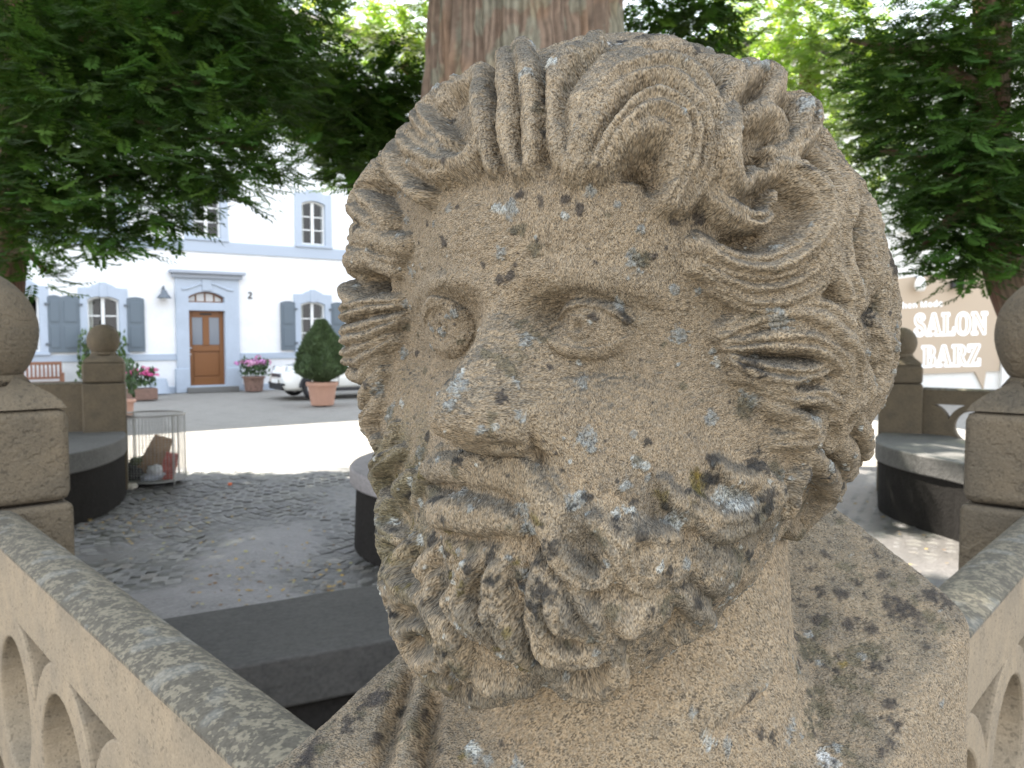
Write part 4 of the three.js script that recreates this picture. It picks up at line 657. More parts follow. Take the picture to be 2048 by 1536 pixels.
{
  const N = BODY_N, nv = N * N, P = new Float32Array(nv * 3), THM = 100 * Math.PI / 180;
  const axis = V(0, .93, .37).normalize(), ex = V(1, 0, 0), ey = axis.clone().cross(ex).normalize();
  for (let j = 0; j < N; j++) for (let i = 0; i < N; i++) {
    const a = i / (N - 1) * 2 - 1, b = j / (N - 1) * 2 - 1; let r, t; if (a * a > b * b) { r = a; t = Math.PI / 4 * (b / a); } else { r = b; t = b ? Math.PI / 2 - Math.PI / 4 * (a / b) : 0; }
    const x = r * Math.cos(t), y = r * Math.sin(t), rr_ = Math.hypot(x, y), th = rr_ * THM, k = rr_ > 0 ? Math.sin(th) / rr_ : THM;
    const d = axis.clone().multiplyScalar(Math.cos(th)).addScaledVector(ex, x * k).addScaledVector(ey, y * k);
    let T = 0; for (let n = 0; n < 60; n++) { const v = bodySDF(V(BC.x + d.x * T, BC.y + d.y * T, BC.z + d.z * T)); if (v > -.0002) break; T += Math.max(.0006, -v * .8); }
    const o = (j * N + i) * 3; P[o] = BC.x + d.x * T; P[o + 1] = BC.y + d.y * T; P[o + 2] = BC.z + d.z * T;
  }
  const idx = []; for (let j = 0; j < N - 1; j++) for (let i = 0; i < N - 1; i++) { const a = j * N + i, b = a + 1, c = a + N, d = c + 1; idx.push(a, b, d, a, d, c); }
  const g = new THREE.BufferGeometry(); g.setAttribute('position', new THREE.BufferAttribute(P, 3)); g.setIndex(idx); g.computeVertexNormals();
  // make the sheet face outwards
  const NB0 = g.attributes.normal.array; { const k = (N * N >> 1) + (N >> 1), q = k * 3; if (NB0[q] * (P[q] - BC.x) + NB0[q + 1] * (P[q + 1] - BC.y) + NB0[q + 2] * (P[q + 2] - BC.z) < 0) { for (let i = 0; i < idx.length; i += 3) [idx[i], idx[i + 1]] = [idx[i + 1], idx[i]]; g.setIndex(idx); g.computeVertexNormals(); } }
  const ST = [];
  const S = (type, pts, w, h, n = 1) => ST.push({ type, pts, w, h, n });
  S('add', [[822, 1345], [800, 1410], [782, 1470], [760, 1536], [750, 1570]], [16, 26, 26], -.024);
  S('add', [[848, 1352], [836, 1420], [815, 1490], [800, 1560]], [22, 34, 30], .007);
  S('add', [[876, 1390], [862, 1450], [858, 1510], [856, 1560]], [18, 28, 30], -.026);
  S('add', [[800, 1330], [770, 1400], [740, 1480]], [20, 30, 30], .005);
  S('add', [[1574, 1290], [1586, 1360], [1582, 1440], [1590, 1540]], [10, 18, 14], .006);
  S('add', [[1625, 1330], [1640, 1420], [1640, 1520]], [14, 24, 20], -.005);
  S('add', [[1560, 1330], [1480, 1400], [1380, 1450], [1280, 1470]], [30, 50, 30], .006);
  S('add', [[1578, 1330], [1500, 1420], [1400, 1480]], [12, 24, 16], -.006);
  const h = carve(P, nv, N, ST, bodyHit, bodyN, 3), NB = g.attributes.normal.array;
  for (let k = 0; k < nv; k++) { const q = k * 3, x = P[q], y = P[q + 1], z = P[q + 2]; let e = h[k] + .0022 * fbm(x * 22, y * 22, z * 22, 3) + .0010 * fbm(x * 120, y * 120, z * 120, 3) + .0006 * vn(x * 500, y * 500, z * 500); P[q] += NB[q] * e; P[q + 1] += NB[q + 1] * e; P[q + 2] += NB[q + 2] * e; }
  const cloak = (x, y, z) => { const v = V(x, y, z).sub(EYE); const px = 1024 + FPX * v.x / -v.z; return Math.max(sstep(1540, 1620, px), sstep(880, 840, px)); };
  weather(g, P, nv, h, bodyHit, BODYSPOTS, [['dark', (x, y, z, up) => .1 + .8 * cloak(x, y, z) * sstep(.2, .6, up), 260, .002, .008], ['olive', (x, y, z, up) => cloak(x, y, z) * sstep(.2, .6, up), 90, .006, .018], ['grey', (x, y, z, up) => .3 + .4 * sstep(.2, .6, up), 90, .002, .006], ['black', (x, y, z, up) => cloak(x, y, z) * .7, 60, .003, .008]], { film: .5, warm: 0, moss: (x, y, z) => .25 * cloak(x, y, z) });
  finish(g, P, nv, N, 4.4, true);
  add('shoulders', g, statueMat, bust);
}
// ---------- stone of the balustrades ----------
const stoneMap = tex(1024, (u, v) => { const pit = tn(u, v, 90, 6), sp = tn(u, v, 256, 3), e = tfbm(u, v, 6, 5, 40); let k = .80 + .13 * e + .10 * sp + .06 * tn(u, v, 120, 12); const d = sstep(.42, .75, pit + .5 * tn(u, v, 24, 8)); k *= 1 - .6 * d; return [k, k * (.985 - .03 * e), k * (.96 - .06 * e)]; }, true, 1.25, 1.25);
const stoneBump = tex(512, (u, v) => clamp(.6 - .5 * sstep(.35, .7, tn(u, v, 60, 6) + .5 * tn(u, v, 24, 8)) + .2 * tn(u, v, 160, 2), 0, 1), false, 1.25, 1.25);
const stoneM = new THREE.MeshStandardMaterial({ color: lin(.50, .375, .262), map: stoneMap, bumpMap: stoneBump, bumpScale: .003, roughness: .95 });
const slabMap = tex(1024, (u, v) => { const e = tfbm(u, v, 7, 5, 40), sp = tn(u, v, 256, 3), q = tn(u, v, 128, 19); let k = .80 + .2 * e + .11 * sp + .08 * q; const d = sstep(.55, .85, q + .35 * tn(u, v, 40, 8)); k *= 1 - .38 * d; return [k, k * (.985 - .03 * e), k * (.96 - .07 * e)]; }, true, 1.6, 1.6);
const stoneB = new THREE.MeshStandardMaterial({ color: lin(.305, .245, .168), map: slabMap, bumpMap: groundBump, bumpScale: .0016, roughness: .95 });
const postM = new THREE.MeshStandardMaterial({ color: lin(.14, .112, .075), map: slabMap, bumpMap: stoneBump, bumpScale: .004, roughness: .95 });
const capM = (() => {
  const f = (u, v) => { const a = tfbm(u, v, 34, 4, 50), b = tfbm(u, v, 110, 3, 22), c = tn(u, v, 200, 4); const lich = sstep(-.06, .10, a * .5 + b * .7 + .10 * tn(u, v, 120, 44) + .02); const k = 1 + .25 * c; const o = [.18, .155, .108], d = [.066, .058, .044], gr = sstep(.1, .35, tfbm(u, v, 10, 3, 71)); const x = o.map((q, i) => mix(mix(q, d[i], lich * .8), [.2, .2, .18][i], gr * .35) * k); return x; };
  return new THREE.MeshStandardMaterial({ color: 0xffffff, map: tex(1024, f, true, 1.5, 1.5), bumpMap: groundBump, bumpScale: .0015, roughness: .95 });
})();
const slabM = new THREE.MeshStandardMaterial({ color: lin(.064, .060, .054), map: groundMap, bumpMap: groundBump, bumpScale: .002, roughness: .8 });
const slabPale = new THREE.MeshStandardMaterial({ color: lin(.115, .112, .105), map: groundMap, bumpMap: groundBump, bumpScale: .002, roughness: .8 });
const slabShaded = new THREE.MeshPhysicalMaterial({ specularIntensity: .15, color: lin(.026, .024, .022), map: groundMap, bumpMap: groundBump, bumpScale: .002, roughness: .9 });  // bases: shade under the seats put into a darker colour
// posts with rounded heads
const RAILD = V(-.67, 0, -.74).normalize();
function post(p, yaw, w, mat, label, k = {}) {
  const t = thing('balustrade_post', label, 'stone post', k.group); t.position.set(p.x, 0, p.z); t.rotation.y = yaw;
  const H = k.h || 1.33, jy = k.joint || .97;
  add('base', boxUV(bevelBox(w, jy - .006, w, .018).translate(0, jy / 2, 0)), mat, t);
  add('shaft', boxUV(bevelBox(w * .985, H - jy, w * .985, .03).translate(0, jy + (H - jy) / 2 + .002, 0)), mat, t);
  // shoulders: a hipped cushion
  const sg = new THREE.CylinderGeometry(.42, .72, 1, 4, 5).rotateY(Math.PI / 4); const q = sg.attributes.position; for (let i = 0; i < q.count; i++) { const y = q.getY(i) + .5, f = y; const r = Math.cos(f * 1.18); const s = (w * .49) / (.72 - .3 * y) * mix(r, .5, f * .3); q.setXYZ(i, q.getX(i) * s * 1.38, y * .10 + H + .004, q.getZ(i) * s * 1.38); } sg.computeVertexNormals(); add('shoulder', boxUV(sg), mat, t);
  const R = k.r || .152, cy = H + .228;
  const prof = [[.0, H + .07], [R * .86, H + .07], [R * .74, H + .10], [R * .7, H + .115]]; for (let i = 0; i <= 20; i++) { const a = -.8 + i / 20 * (Math.PI / 2 + .8); prof.push([Math.max(.0001, R * Math.cos(a)), cy + R * 1.06 * Math.sin(a)]); }
  const fg = new THREE.LatheGeometry(prof.map(([x, y]) => new THREE.Vector2(x, y)), 32); const fp = fg.attributes.position; for (let i = 0; i < fp.count; i++) { const x = fp.getX(i), y = fp.getY(i), z = fp.getZ(i), e = 1 + .03 * fbm(x * 9 + p.x, y * 9, z * 9, 3); fp.setXYZ(i, x * e, y, z * e); } fg.computeVertexNormals(); add('rounded_head', boxUV(fg), mat, t);
  return t;
}
const A_L = Math.atan2(.67, .74), A_R = -A_L;
const L1 = V(-1.61, 0, -2.39), R1 = V(1.645, 0, -2.40), L2 = at(209, 760, 8.4), R2 = at(1801, 760, 8.3);
post(L1, A_L, .43, postM, 'near stone post with rounded head at the left picture edge', { r: .178, h: 1.385, joint: 1.108 });
post(R1, A_R, .43, postM, 'near stone post with rounded head at the right picture edge', { r: .178, h: 1.375, joint: 1.10 });
post(L2, .42, .40, postM, 'far stone post with rounded head beside the wire litter basket', { h: 1.33, joint: 1.12, r: .158 });
post(R2, -.42, .40, postM, 'far stone post with rounded head in front of the salon sign', { h: 1.305, joint: 1.12, r: .15 });
function capUV(g) { const q = g.attributes.position, uv = new Float32Array(q.count * 2); for (let i = 0; i < q.count; i++) { uv[i * 2] = q.getX(i); uv[i * 2 + 1] = q.getZ(i) + q.getY(i) * .3; } g.setAttribute('uv', new THREE.BufferAttribute(uv, 2)); return g; }
// pierced balustrade: a slab with two staggered rows of rings, coping on top
function balustrade(A, B, top, label, o = {}) {
  const dx = B.x - A.x, dz = B.z - A.z, len = Math.hypot(dx, dz), t = thing('balustrade', label, 'balustrade'); t.position.set(A.x, 0, A.z); t.rotation.y = Math.atan2(-dz, dx);
  const sh = new THREE.Shape(), y0 = .04; sh.moveTo(0, y0); sh.lineTo(len, y0); sh.lineTo(len, top); sh.lineTo(0, top); sh.lineTo(0, y0);
  const r = .165, R = .215, pitch = 2 * R - .008, yA = top - .14 - R, yB = yA - pitch * .866, n0 = o.first ?? R + .1;
  const circ = (x, y, rad) => { const p = new THREE.Path(); for (let i = 0; i <= 28; i++) { const a = i / 28 * 2 * Math.PI; p[i ? 'lineTo' : 'moveTo'](x + rad * Math.cos(a), y + rad * Math.sin(a)); } return p; };
  const gap = (x, y, dir) => { const p = new THREE.Path(), lx = x - pitch / 2, rx = x + pitch / 2, yt = y + dir * (R - .004); const q = []; const a0 = Math.acos(pitch / 2 / (R + .004)) * 0 + .16; for (let i = 0; i <= 8; i++) { const a = mix(Math.PI / 2 - .1, a0, i / 8); q.push([lx + (R + .003) * Math.cos(a), y + dir * (R + .003) * Math.sin(a)]); } for (let i = 0; i <= 8; i++) { const a = mix(a0, Math.PI / 2 - .1, i / 8); q.push([rx - (R + .003) * Math.cos(a), y + dir * (R + .003) * Math.sin(a)]); } q.forEach(([X, Y], i) => p[i ? 'lineTo' : 'moveTo'](X, Y)); p.closePath(); return p; };
  if (!o.solid) {
    const xs = []; for (let x = n0; x < len - R; x += pitch) { xs.push(x); sh.holes.push(circ(x, yA, r)); }
    for (let i = 0; i < xs.length - 1; i++) sh.holes.push(gap(xs[i] + pitch / 2, yA, 1));
    for (let x = n0 - pitch / 2; x < len - R; x += pitch) if (x > R) { sh.holes.push(circ(x, yB, r)); if (x + pitch < len - R) sh.holes.push(gap(x + pitch / 2, yB, -1)); }
  }
  const th = o.th || .105;
  add('pierced_slab', boxUV(new THREE.ExtrudeGeometry(sh, { depth: th, bevelEnabled: true, bevelSize: .006, bevelThickness: .008, bevelSegments: 2, curveSegments: 20 }).translate(0, 0, -th / 2)), o.mat || stoneB, t);
  const cg = new THREE.BoxGeometry(len - .02, .022, th + .022, 60, 1, 6); { const q = cg.attributes.position; for (let i = 0; i < q.count; i++) { const z = q.getZ(i); let y = q.getY(i); if (y > 0) y -= .016 * Math.pow(Math.abs(z) / (th / 2 + .011), 3); y += .0016 * fbm(q.getX(i) * 12, z * 20, A.x, 3); q.setY(i, y); } cg.computeVertexNormals(); }
  add('coping', capUV(cg.translate(len / 2, top + .013, 0)), capM, t);
  add('base_course', boxUV(bevelBox(len, .10, th + .08, .012).translate(len / 2, .03, 0)), o.mat || stoneB, t);
  return t;
}
const dL = V(-.677, 0, -.736).normalize(), dR = V(.668, 0, -.744).normalize();
balustrade(V(.012, 0, -.716).addScaledVector(V(-.736, 0, .677), .055), V(-1.407, 0, -2.262).addScaledVector(V(-.736, 0, .677), .055).addScaledVector(dL, .02), 1.085, 'pierced balustrade running left from the bust to the near left post', { first: .37, th: .09 });
balustrade(V(.195, 0, -.853).addScaledVector(V(.744, 0, .668), .055), V(1.453, 0, -2.254).addScaledVector(V(.744, 0, .668), .055).addScaledVector(dR, .02), 1.085, 'pierced balustrade running right from the bust to the near right post', { first: .30, th: .09 });
{ const d = V(-.93, 0, .36); balustrade(L2.clone().setY(0).addScaledVector(d, .19), L2.clone().setY(0).addScaledVector(d, 3.2), 1.11, 'solid stone balustrade left of the far left post behind the bench', { solid: true, mat: postM, th: .12 }); }
{ const d = V(.80, 0, .60); balustrade(R2.clone().setY(0).addScaledVector(d, .19), R2.clone().setY(0).addScaledVector(d, 3.1), 1.06, 'pierced balustrade behind the right stone bench with sunlit ground showing through', { mat: postM, th: .12, first: .06 }); }
// benches: slabs of dark stone on solid bases
function slabShape(pts) { const s = new THREE.Shape(); pts.forEach(([x, z], i) => s[i ? 'lineTo' : 'moveTo'](x, -z)); s.closePath(); return s; }
function bench(label, front, back, y, th, inset, seatM = slabM, smooth = true) {
  const t = thing('stone_bench', label, 'bench'); const F = smooth ? new THREE.CatmullRomCurve3(front).getSpacedPoints(24) : front;
  const pts = [...F.map((p) => [p.x, p.z]), ...back.map((p) => [p.x, p.z])];
  add('seat', boxUV(new THREE.ExtrudeGeometry(slabShape(pts), { depth: th, bevelEnabled: true, bevelSize: .012, bevelThickness: .012, bevelSegments: 3 }).rotateX(-Math.PI / 2).translate(0, y - th - .012, 0)), seatM, t);
  const c = pts.reduce((a, p) => [a[0] + p[0] / pts.length, a[1] + p[1] / pts.length], [0, 0]);
  const q = pts.map(([x, z]) => [mix(x, c[0], inset), mix(z, c[1], inset)]);
  add('base', boxUV(new THREE.ExtrudeGeometry(slabShape(q), { depth: y - th - .014, bevelEnabled: false }).rotateX(-Math.PI / 2)), slabShaded, t); return t;
}
const SY = .62;
bench('curved dark stone bench on the left beside the wire litter basket', [onY(60, 918, SY), onY(145, 906, SY), onY(205, 892, SY), onY(243, 876, SY), onY(251, 866, SY)], [onY(244, 861, SY), onY(100, 858, SY), onY(40, 864, SY)], SY, .15, .04, slabPale);
bench('curved dark stone bench on the right with a sunlit end', [onY(1753, 872, SY), onY(1760, 888, SY), onY(1822, 906, SY), onY(1921, 926, SY), onY(2010, 950, SY), onY(2100, 985, SY)], [onY(2120, 930, SY), onY(1900, 872, SY), onY(1800, 863, SY), onY(1765, 865, SY)], SY, .14, .05, slabPale);
bench('dark stone bench slab inside the left balustrade nearest the bust', [onY(200, 1262, SY), onY(340, 1236, SY), onY(540, 1204, SY), onY(740, 1172, SY), onY(960, 1156, SY), onY(1150, 1160, SY)], [onY(1180, 1262, SY), onY(960, 1262, SY), onY(780, 1274, SY), onY(640, 1299, SY), onY(480, 1326, SY), onY(330, 1352, SY)], SY, .14, .06);
// round stone seat about the great tree
const TC = V(.07, 0, -6.35);
{
  const t = thing('round_stone_seat', 'low round stone seat encircling the great tree trunk behind the bust', 'bench'), R = 1.34; t.position.copy(TC);
  const n = 48; add('seat', boxUV(new THREE.LatheGeometry([[.86, SY - .14], [R - .02, SY - .14], [R, SY - .12], [R, SY - .02], [R - .02, SY], [.86, SY], [.86, SY - .14]].map(([x, y]) => new THREE.Vector2(x, y)), n)), new THREE.MeshStandardMaterial({ color: lin(.30, .28, .28), map: groundMap, roughness: .7 }), t);
  add('base', boxUV(new THREE.CylinderGeometry(R - .05, R - .03, SY - .141, n, 1, true).translate(0, (SY - .141) / 2, 0)), slabShaded, t);
}
// ---------- cobbles in segmental arches ----------
{
  const court = new THREE.Group(); court.name = 'cobbled_court'; court.userData.kind = 'structure'; scene.add(court);
  const siltAndSun = (x, z) => { const d = -z; return sstep(.95, .2, Math.hypot((x + 1.85) / .7, (d - 5.9) / 1.5)) * .022 + .013 * sstep(1.6, 2.4, x) + .012 * sstep(.0, .5, fbm(x * 1.3, z * 1.3, 2, 3)) + .016 * sstep(.35, .0, Math.abs(d - 4.75 - (x + 1.5) * -.05)) * sstep(-3.2, -2, x); };  // silt, plus a right-hand term that paints the sunlit paving paler
  const bc = [], bg = new THREE.PlaneGeometry(9.4, 8.6, 150, 140).rotateX(-Math.PI / 2).translate(.2, 0, -5.5); { const p = bg.attributes.position; for (let i = 0; i < p.count; i++) { const x = p.getX(i), z = p.getZ(i); const s = siltAndSun(x, z), k = sstep(.004, .016, s); p.setY(i, -.014 + s + .004 * fbm(x * 8, z * 8, 1, 3)); bc.push(mix(.035, .15, k), mix(.036, .142, k), mix(.024, .138, k)); } bg.computeVertexNormals(); bg.setAttribute('color', new THREE.Float32BufferAttribute(bc, 3)); }
  add('bedding', boxUV(bg), new THREE.MeshStandardMaterial({ color: 0xffffff, vertexColors: true, map: groundMap, bumpMap: groundBump, bumpScale: .003, roughness: .42 }), court);
  const mats = [[.155, .15, .142], [.19, .183, .17], [.13, .127, .122], [.175, .162, .145]].map(([r, g, b]) => new THREE.MeshStandardMaterial({ color: lin(r, g, b), map: groundMap, bumpMap: groundBump, bumpScale: .003, roughness: .5 }));
  const geos = []; for (let k = 0; k < 6; k++) { const g = new THREE.BoxGeometry(1, 1, 1, 2, 1, 2), p = g.attributes.position; for (let i = 0; i < p.count; i++) { let x = p.getX(i), y = p.getY(i), z = p.getZ(i); const e = Math.max(Math.abs(x), Math.abs(z)) > .4; if (y > 0) { if (e) { y = .37 + .06 * vn(x * 3 + k * 9, z * 3, k); x *= .93; z *= .93; } else y = .5 + .06 * vn(k * 5, 2, 3); } x += .05 * vn(x * 4 + k * 7, z * 4, 2); z += .05 * vn(x * 4, z * 4 + k * 5, 8); p.setXYZ(i, x, y, z); } g.computeVertexNormals(); const q = boxUV(g, .1); geos.push(q); }
  const W = 1.45, sz = .122, list = [];
  const ca = Math.cos(.5), sa = Math.sin(.5);
  for (let c = -7; c < 8; c++) for (let r = -50; r < 60; r++) {
    const n = 12; for (let i = 0; i < n; i++) { const t = (i + .5) / n * 2 - 1, ux = (c + .5) * W + t * W / 2, uz = r * sz * 1.02 + .42 * (1 - t * t); const ang = Math.atan2(-.84 * t, W / 2);
      const x = ux * ca - uz * sa - .6, z = ux * sa + uz * ca - 5.5; if (x < -4.3 || x > 4.6 || z > -1.9 || z < -9.6) continue; if (Math.hypot(x - TC.x, z - TC.z) < 1.1) continue;
      const px = 1024 + FPX * x / -z; const vis = (px > 120 && px < 790 && -z > 4.4) || (px > 1600 && px < 1960 && -z > 4.8); if (!vis && -z < 4) continue;
      list.push([x, z, -(ang) - .5, vis ? (-z) : 50 - z]); }
  }
  list.sort((a, b) => a[3] - b[3]);
  const rest = [];
  list.forEach(([x, z, a, key], i) => {
    const dz = sz * rr(.84, .93), dx = sz * rr(.84, 1.0), y = -.045 + rr(-.006, .005), g = geos[Math.floor(rnd() * 6)];
    if (i < 300) { const m = add(i ? 'cobblestone_' + String(i).padStart(3, '0') : 'cobblestone', g, mats[Math.floor(rnd() * 4)], court); m.position.set(x, y, z); m.scale.set(dx, .1, dz); m.rotation.y = a + rr(-.06, .06); }
    else rest.push([x, y, z, dx, dz, a + rr(-.06, .06)]);
  });
  const im = new THREE.InstancedMesh(geos[0], new THREE.MeshStandardMaterial({ color: 0xffffff, map: groundMap, bumpMap: groundBump, bumpScale: .003, roughness: .5 }), rest.length), o = new THREE.Object3D(), cc = new THREE.Color();
  rest.forEach(([x, y, z, dx, dz, a], i) => { o.position.set(x, y, z); o.scale.set(dx, .1, dz); o.rotation.y = a; o.updateMatrix(); im.setMatrixAt(i, o.matrix); const k = rr(.12, .20); im.setColorAt(i, cc.setRGB(k, k * .97, k * rr(.88, .97))); });
  im.name = 'cobblestone_field'; im.userData.kind = 'stuff'; im.castShadow = im.receiveShadow = true; court.add(im);
  console.log('cobbles', list.length);
}
// ---------- trees ----------
const barkMap = tex(1024, (u, v) => { const w = .05 * tn(u, v, 5, 3) + .02 * tn(u, v, 14, 9); const a = tn(u + w, v * .999, 26, 5), b = tfbm(u + w, v, 32, 3, 9); const U = (u + w) * 24, f = .5 + .5 * Math.sin(U * 6.283 + 5 * tn(u, v, 6, 12)); let k = .55 + .3 * f + .25 * b; const s = sstep(.2, .6, tn(u, v, 14, 33) + .4 * b); const red = sstep(0, .5, tn(u, v, 9, 41)); return [mix(.36 * k, .37 * k, s) * (1 + .1 * red), mix(.265 * k, .345 * k, s), mix(.205 * k, .27 * k, s) * (1 - .1 * red)]; }, true, 1, 1);
const barkM = new THREE.MeshStandardMaterial({ color: 0xffffff, map: barkMap, roughness: .95 });
const barkDark = new THREE.MeshStandardMaterial({ color: lin(.55, .42, .36), map: barkMap, roughness: .95 });
// feathered spray of leaflets
function sprayGeo(len, pairs, ll, lw) {
  const q = []; for (let i = 0; i < pairs; i++) { const t = (i + .6) / pairs, y = len * t, s = ll * (.55 + .9 * Math.sin(Math.PI * (.15 + .8 * t)) * .6); for (const k of [-1, 1]) { const g = leafQuad(lw, s); g.rotateZ(-k * 1.05); g.rotateY(k * .25 * vn(i, k, 3)); g.translate(0, y, -len * .25 * t * t); q.push(g); } }
  q.push(leafQuad(lw, ll * .8).translate(0, len, -len * .25)); q.push(leafQuad(len * .02, len).rotateX(-.12)); return mergeGeometries(q);
}
const sprayA = sprayGeo(.19, 11, .045, .015), sprayB = sprayGeo(.26, 9, .07, .03);
const leafMat = new THREE.MeshPhysicalMaterial({ color: lin(.075, .158, .024), roughness: .7, transmission: .62, thickness: 0, specularIntensity: .15 });
const sunlitLeaf = new THREE.MeshPhysicalMaterial({ color: lin(.30, .43, .05), roughness: .75, transmission: .75, thickness: 0 });  // sunlight on the bright clumps is put into this leaf colour
const hits = (p, q) => { const t = p.y / SUN_DIR.y; const x = p.x - SUN_DIR.x * t, z = p.z - SUN_DIR.z * t; return q.some(([x0, x1, d0, d1]) => x > x0 && x < x1 && -z > d0 && -z < d1); };
const SUNNY = [];   // places on the ground that the gaps in the crowns leave in the sun: x from, to, distance from, to
const LIT = [[760, 40, 8.6, .7], [690, 20, 8.6, .4], [1560, 80, 9, .8], [1640, 150, 9, .9], [1600, 300, 9.2, .6], [1640, 390, 9.4, .4], [1900, 540, 4.2, .14]].map(([x, y, d, r]) => [at(x, y, d), r]);
// leaves that would stand between the sun and the bright clumps are missing from the crowns
const shades = (p) => LIT.some(([c, r]) => { const t = (p.x - c.x) * SUN_DIR.x + (p.y - c.y) * SUN_DIR.y + (p.z - c.z) * SUN_DIR.z; if (t < r * 1.4) return false; const x = p.x - c.x - SUN_DIR.x * t, y = p.y - c.y - SUN_DIR.y * t, z = p.z - c.z - SUN_DIR.z * t; return x * x + y * y + z * z < r * r; });
const sp = (px, py) => { const p = onY(px, py, 0); return p; };
function limb(pts, r0, r1, rough = .12) { const c = new THREE.CatmullRomCurve3(pts), n = Math.max(6, Math.ceil(c.getLength() / .25)), g = new THREE.TubeGeometry(c, n, 1, 10), p = g.attributes.position, cen = []; for (let i = 0; i <= n; i++) cen.push(c.getPointAt(i / n)); for (let i = 0; i < p.count; i++) { const k = Math.floor(i / 11), t = k / n, o = cen[k]; const r = mix(r0, r1, t); const dx = p.getX(i) - o.x, dy = p.getY(i) - o.y, dz = p.getZ(i) - o.z, e = r * (1 + rough * fbm(o.x * 3 + dx * 2, o.y * 2, o.z * 3 + dz * 2, 3)); p.setXYZ(i, o.x + dx * e, o.y + dy * e, o.z + dz * e); } g.computeVertexNormals(); const uv = g.attributes.uv; const L_ = c.getLength(); for (let i = 0; i < uv.count; i++) uv.setXY(i, uv.getY(i), uv.getX(i) * L_ * .5); return g; }
// crown: sprays in clusters (x, y, z, radius, number)
function crown(tree, clusters, geo, per, sunGaps, keep, mat) {
  const M_ = [], o = new THREE.Object3D(), cols = [];
  for (const [c, r, dens, flat] of clusters) {
    const n = Math.round(per * r * r * (dens || 1)), fl = flat || .8;
    // twigs inside the cluster, sprays hang from them
    for (let i = 0; i < n; i++) {
      let x, y, z; do { x = rr(-1, 1); y = rr(-1, 1); z = rr(-1, 1); } while (x * x + y * y + z * z > 1 || vn(c.x * 3 + x * 2.6, c.y * 3 + y * 3.2, c.z * 3 + z * 2.6) < -.25);
      const p = V(c.x + x * r, c.y + y * r * fl, c.z + z * r);
      if (sunGaps && (hits(p, SUNNY) || shades(p))) continue; if (keep && !keep(p)) continue;
      o.position.copy(p); const out = Math.atan2(x, z); o.rotation.set(rr(1.2, 2.5), out + rr(-1, 1), rr(-.5, .5), 'YXZ'); o.scale.setScalar(rr(.6, 1.15)); o.updateMatrix(); M_.push(o.matrix.clone()); const k = rr(.45, 1.55); cols.push(new THREE.Color().setRGB(k * rr(.85, 1.2), k, k * rr(.7, 1.1)));
    }
  }
  const im = new THREE.InstancedMesh(geo, mat || leafMat, M_.length); M_.forEach((m, i) => { im.setMatrixAt(i, m); im.setColorAt(i, cols[i]); }); im.name = 'crown'; im.userData.kind = 'stuff'; im.castShadow = im.receiveShadow = true; tree.add(im); return M_.length;
}
{ // the patches of sun
  const a = sp(1700, 1058), b = sp(1915, 1170); SUNNY.push([2.1, 3.7, 5.0, 6.5]);
  const c = onY(1720, 830, 0); SUNNY.push([4.0, 9, 10.2, 13.2]);
}
const opens = (v) => { const x = v.x + .47 * v.y, d = -v.z - .694 * v.y; return (x > -4.6 && x < -1.7 && d > -.2 && d < 3.4) || (x > 3.0 && x < 5.4 && d > -.2 && d < 3.4); };
const K = (px, py, d, r, dens, flat) => [at(px, py, d), r, dens, flat];
let total = 0;
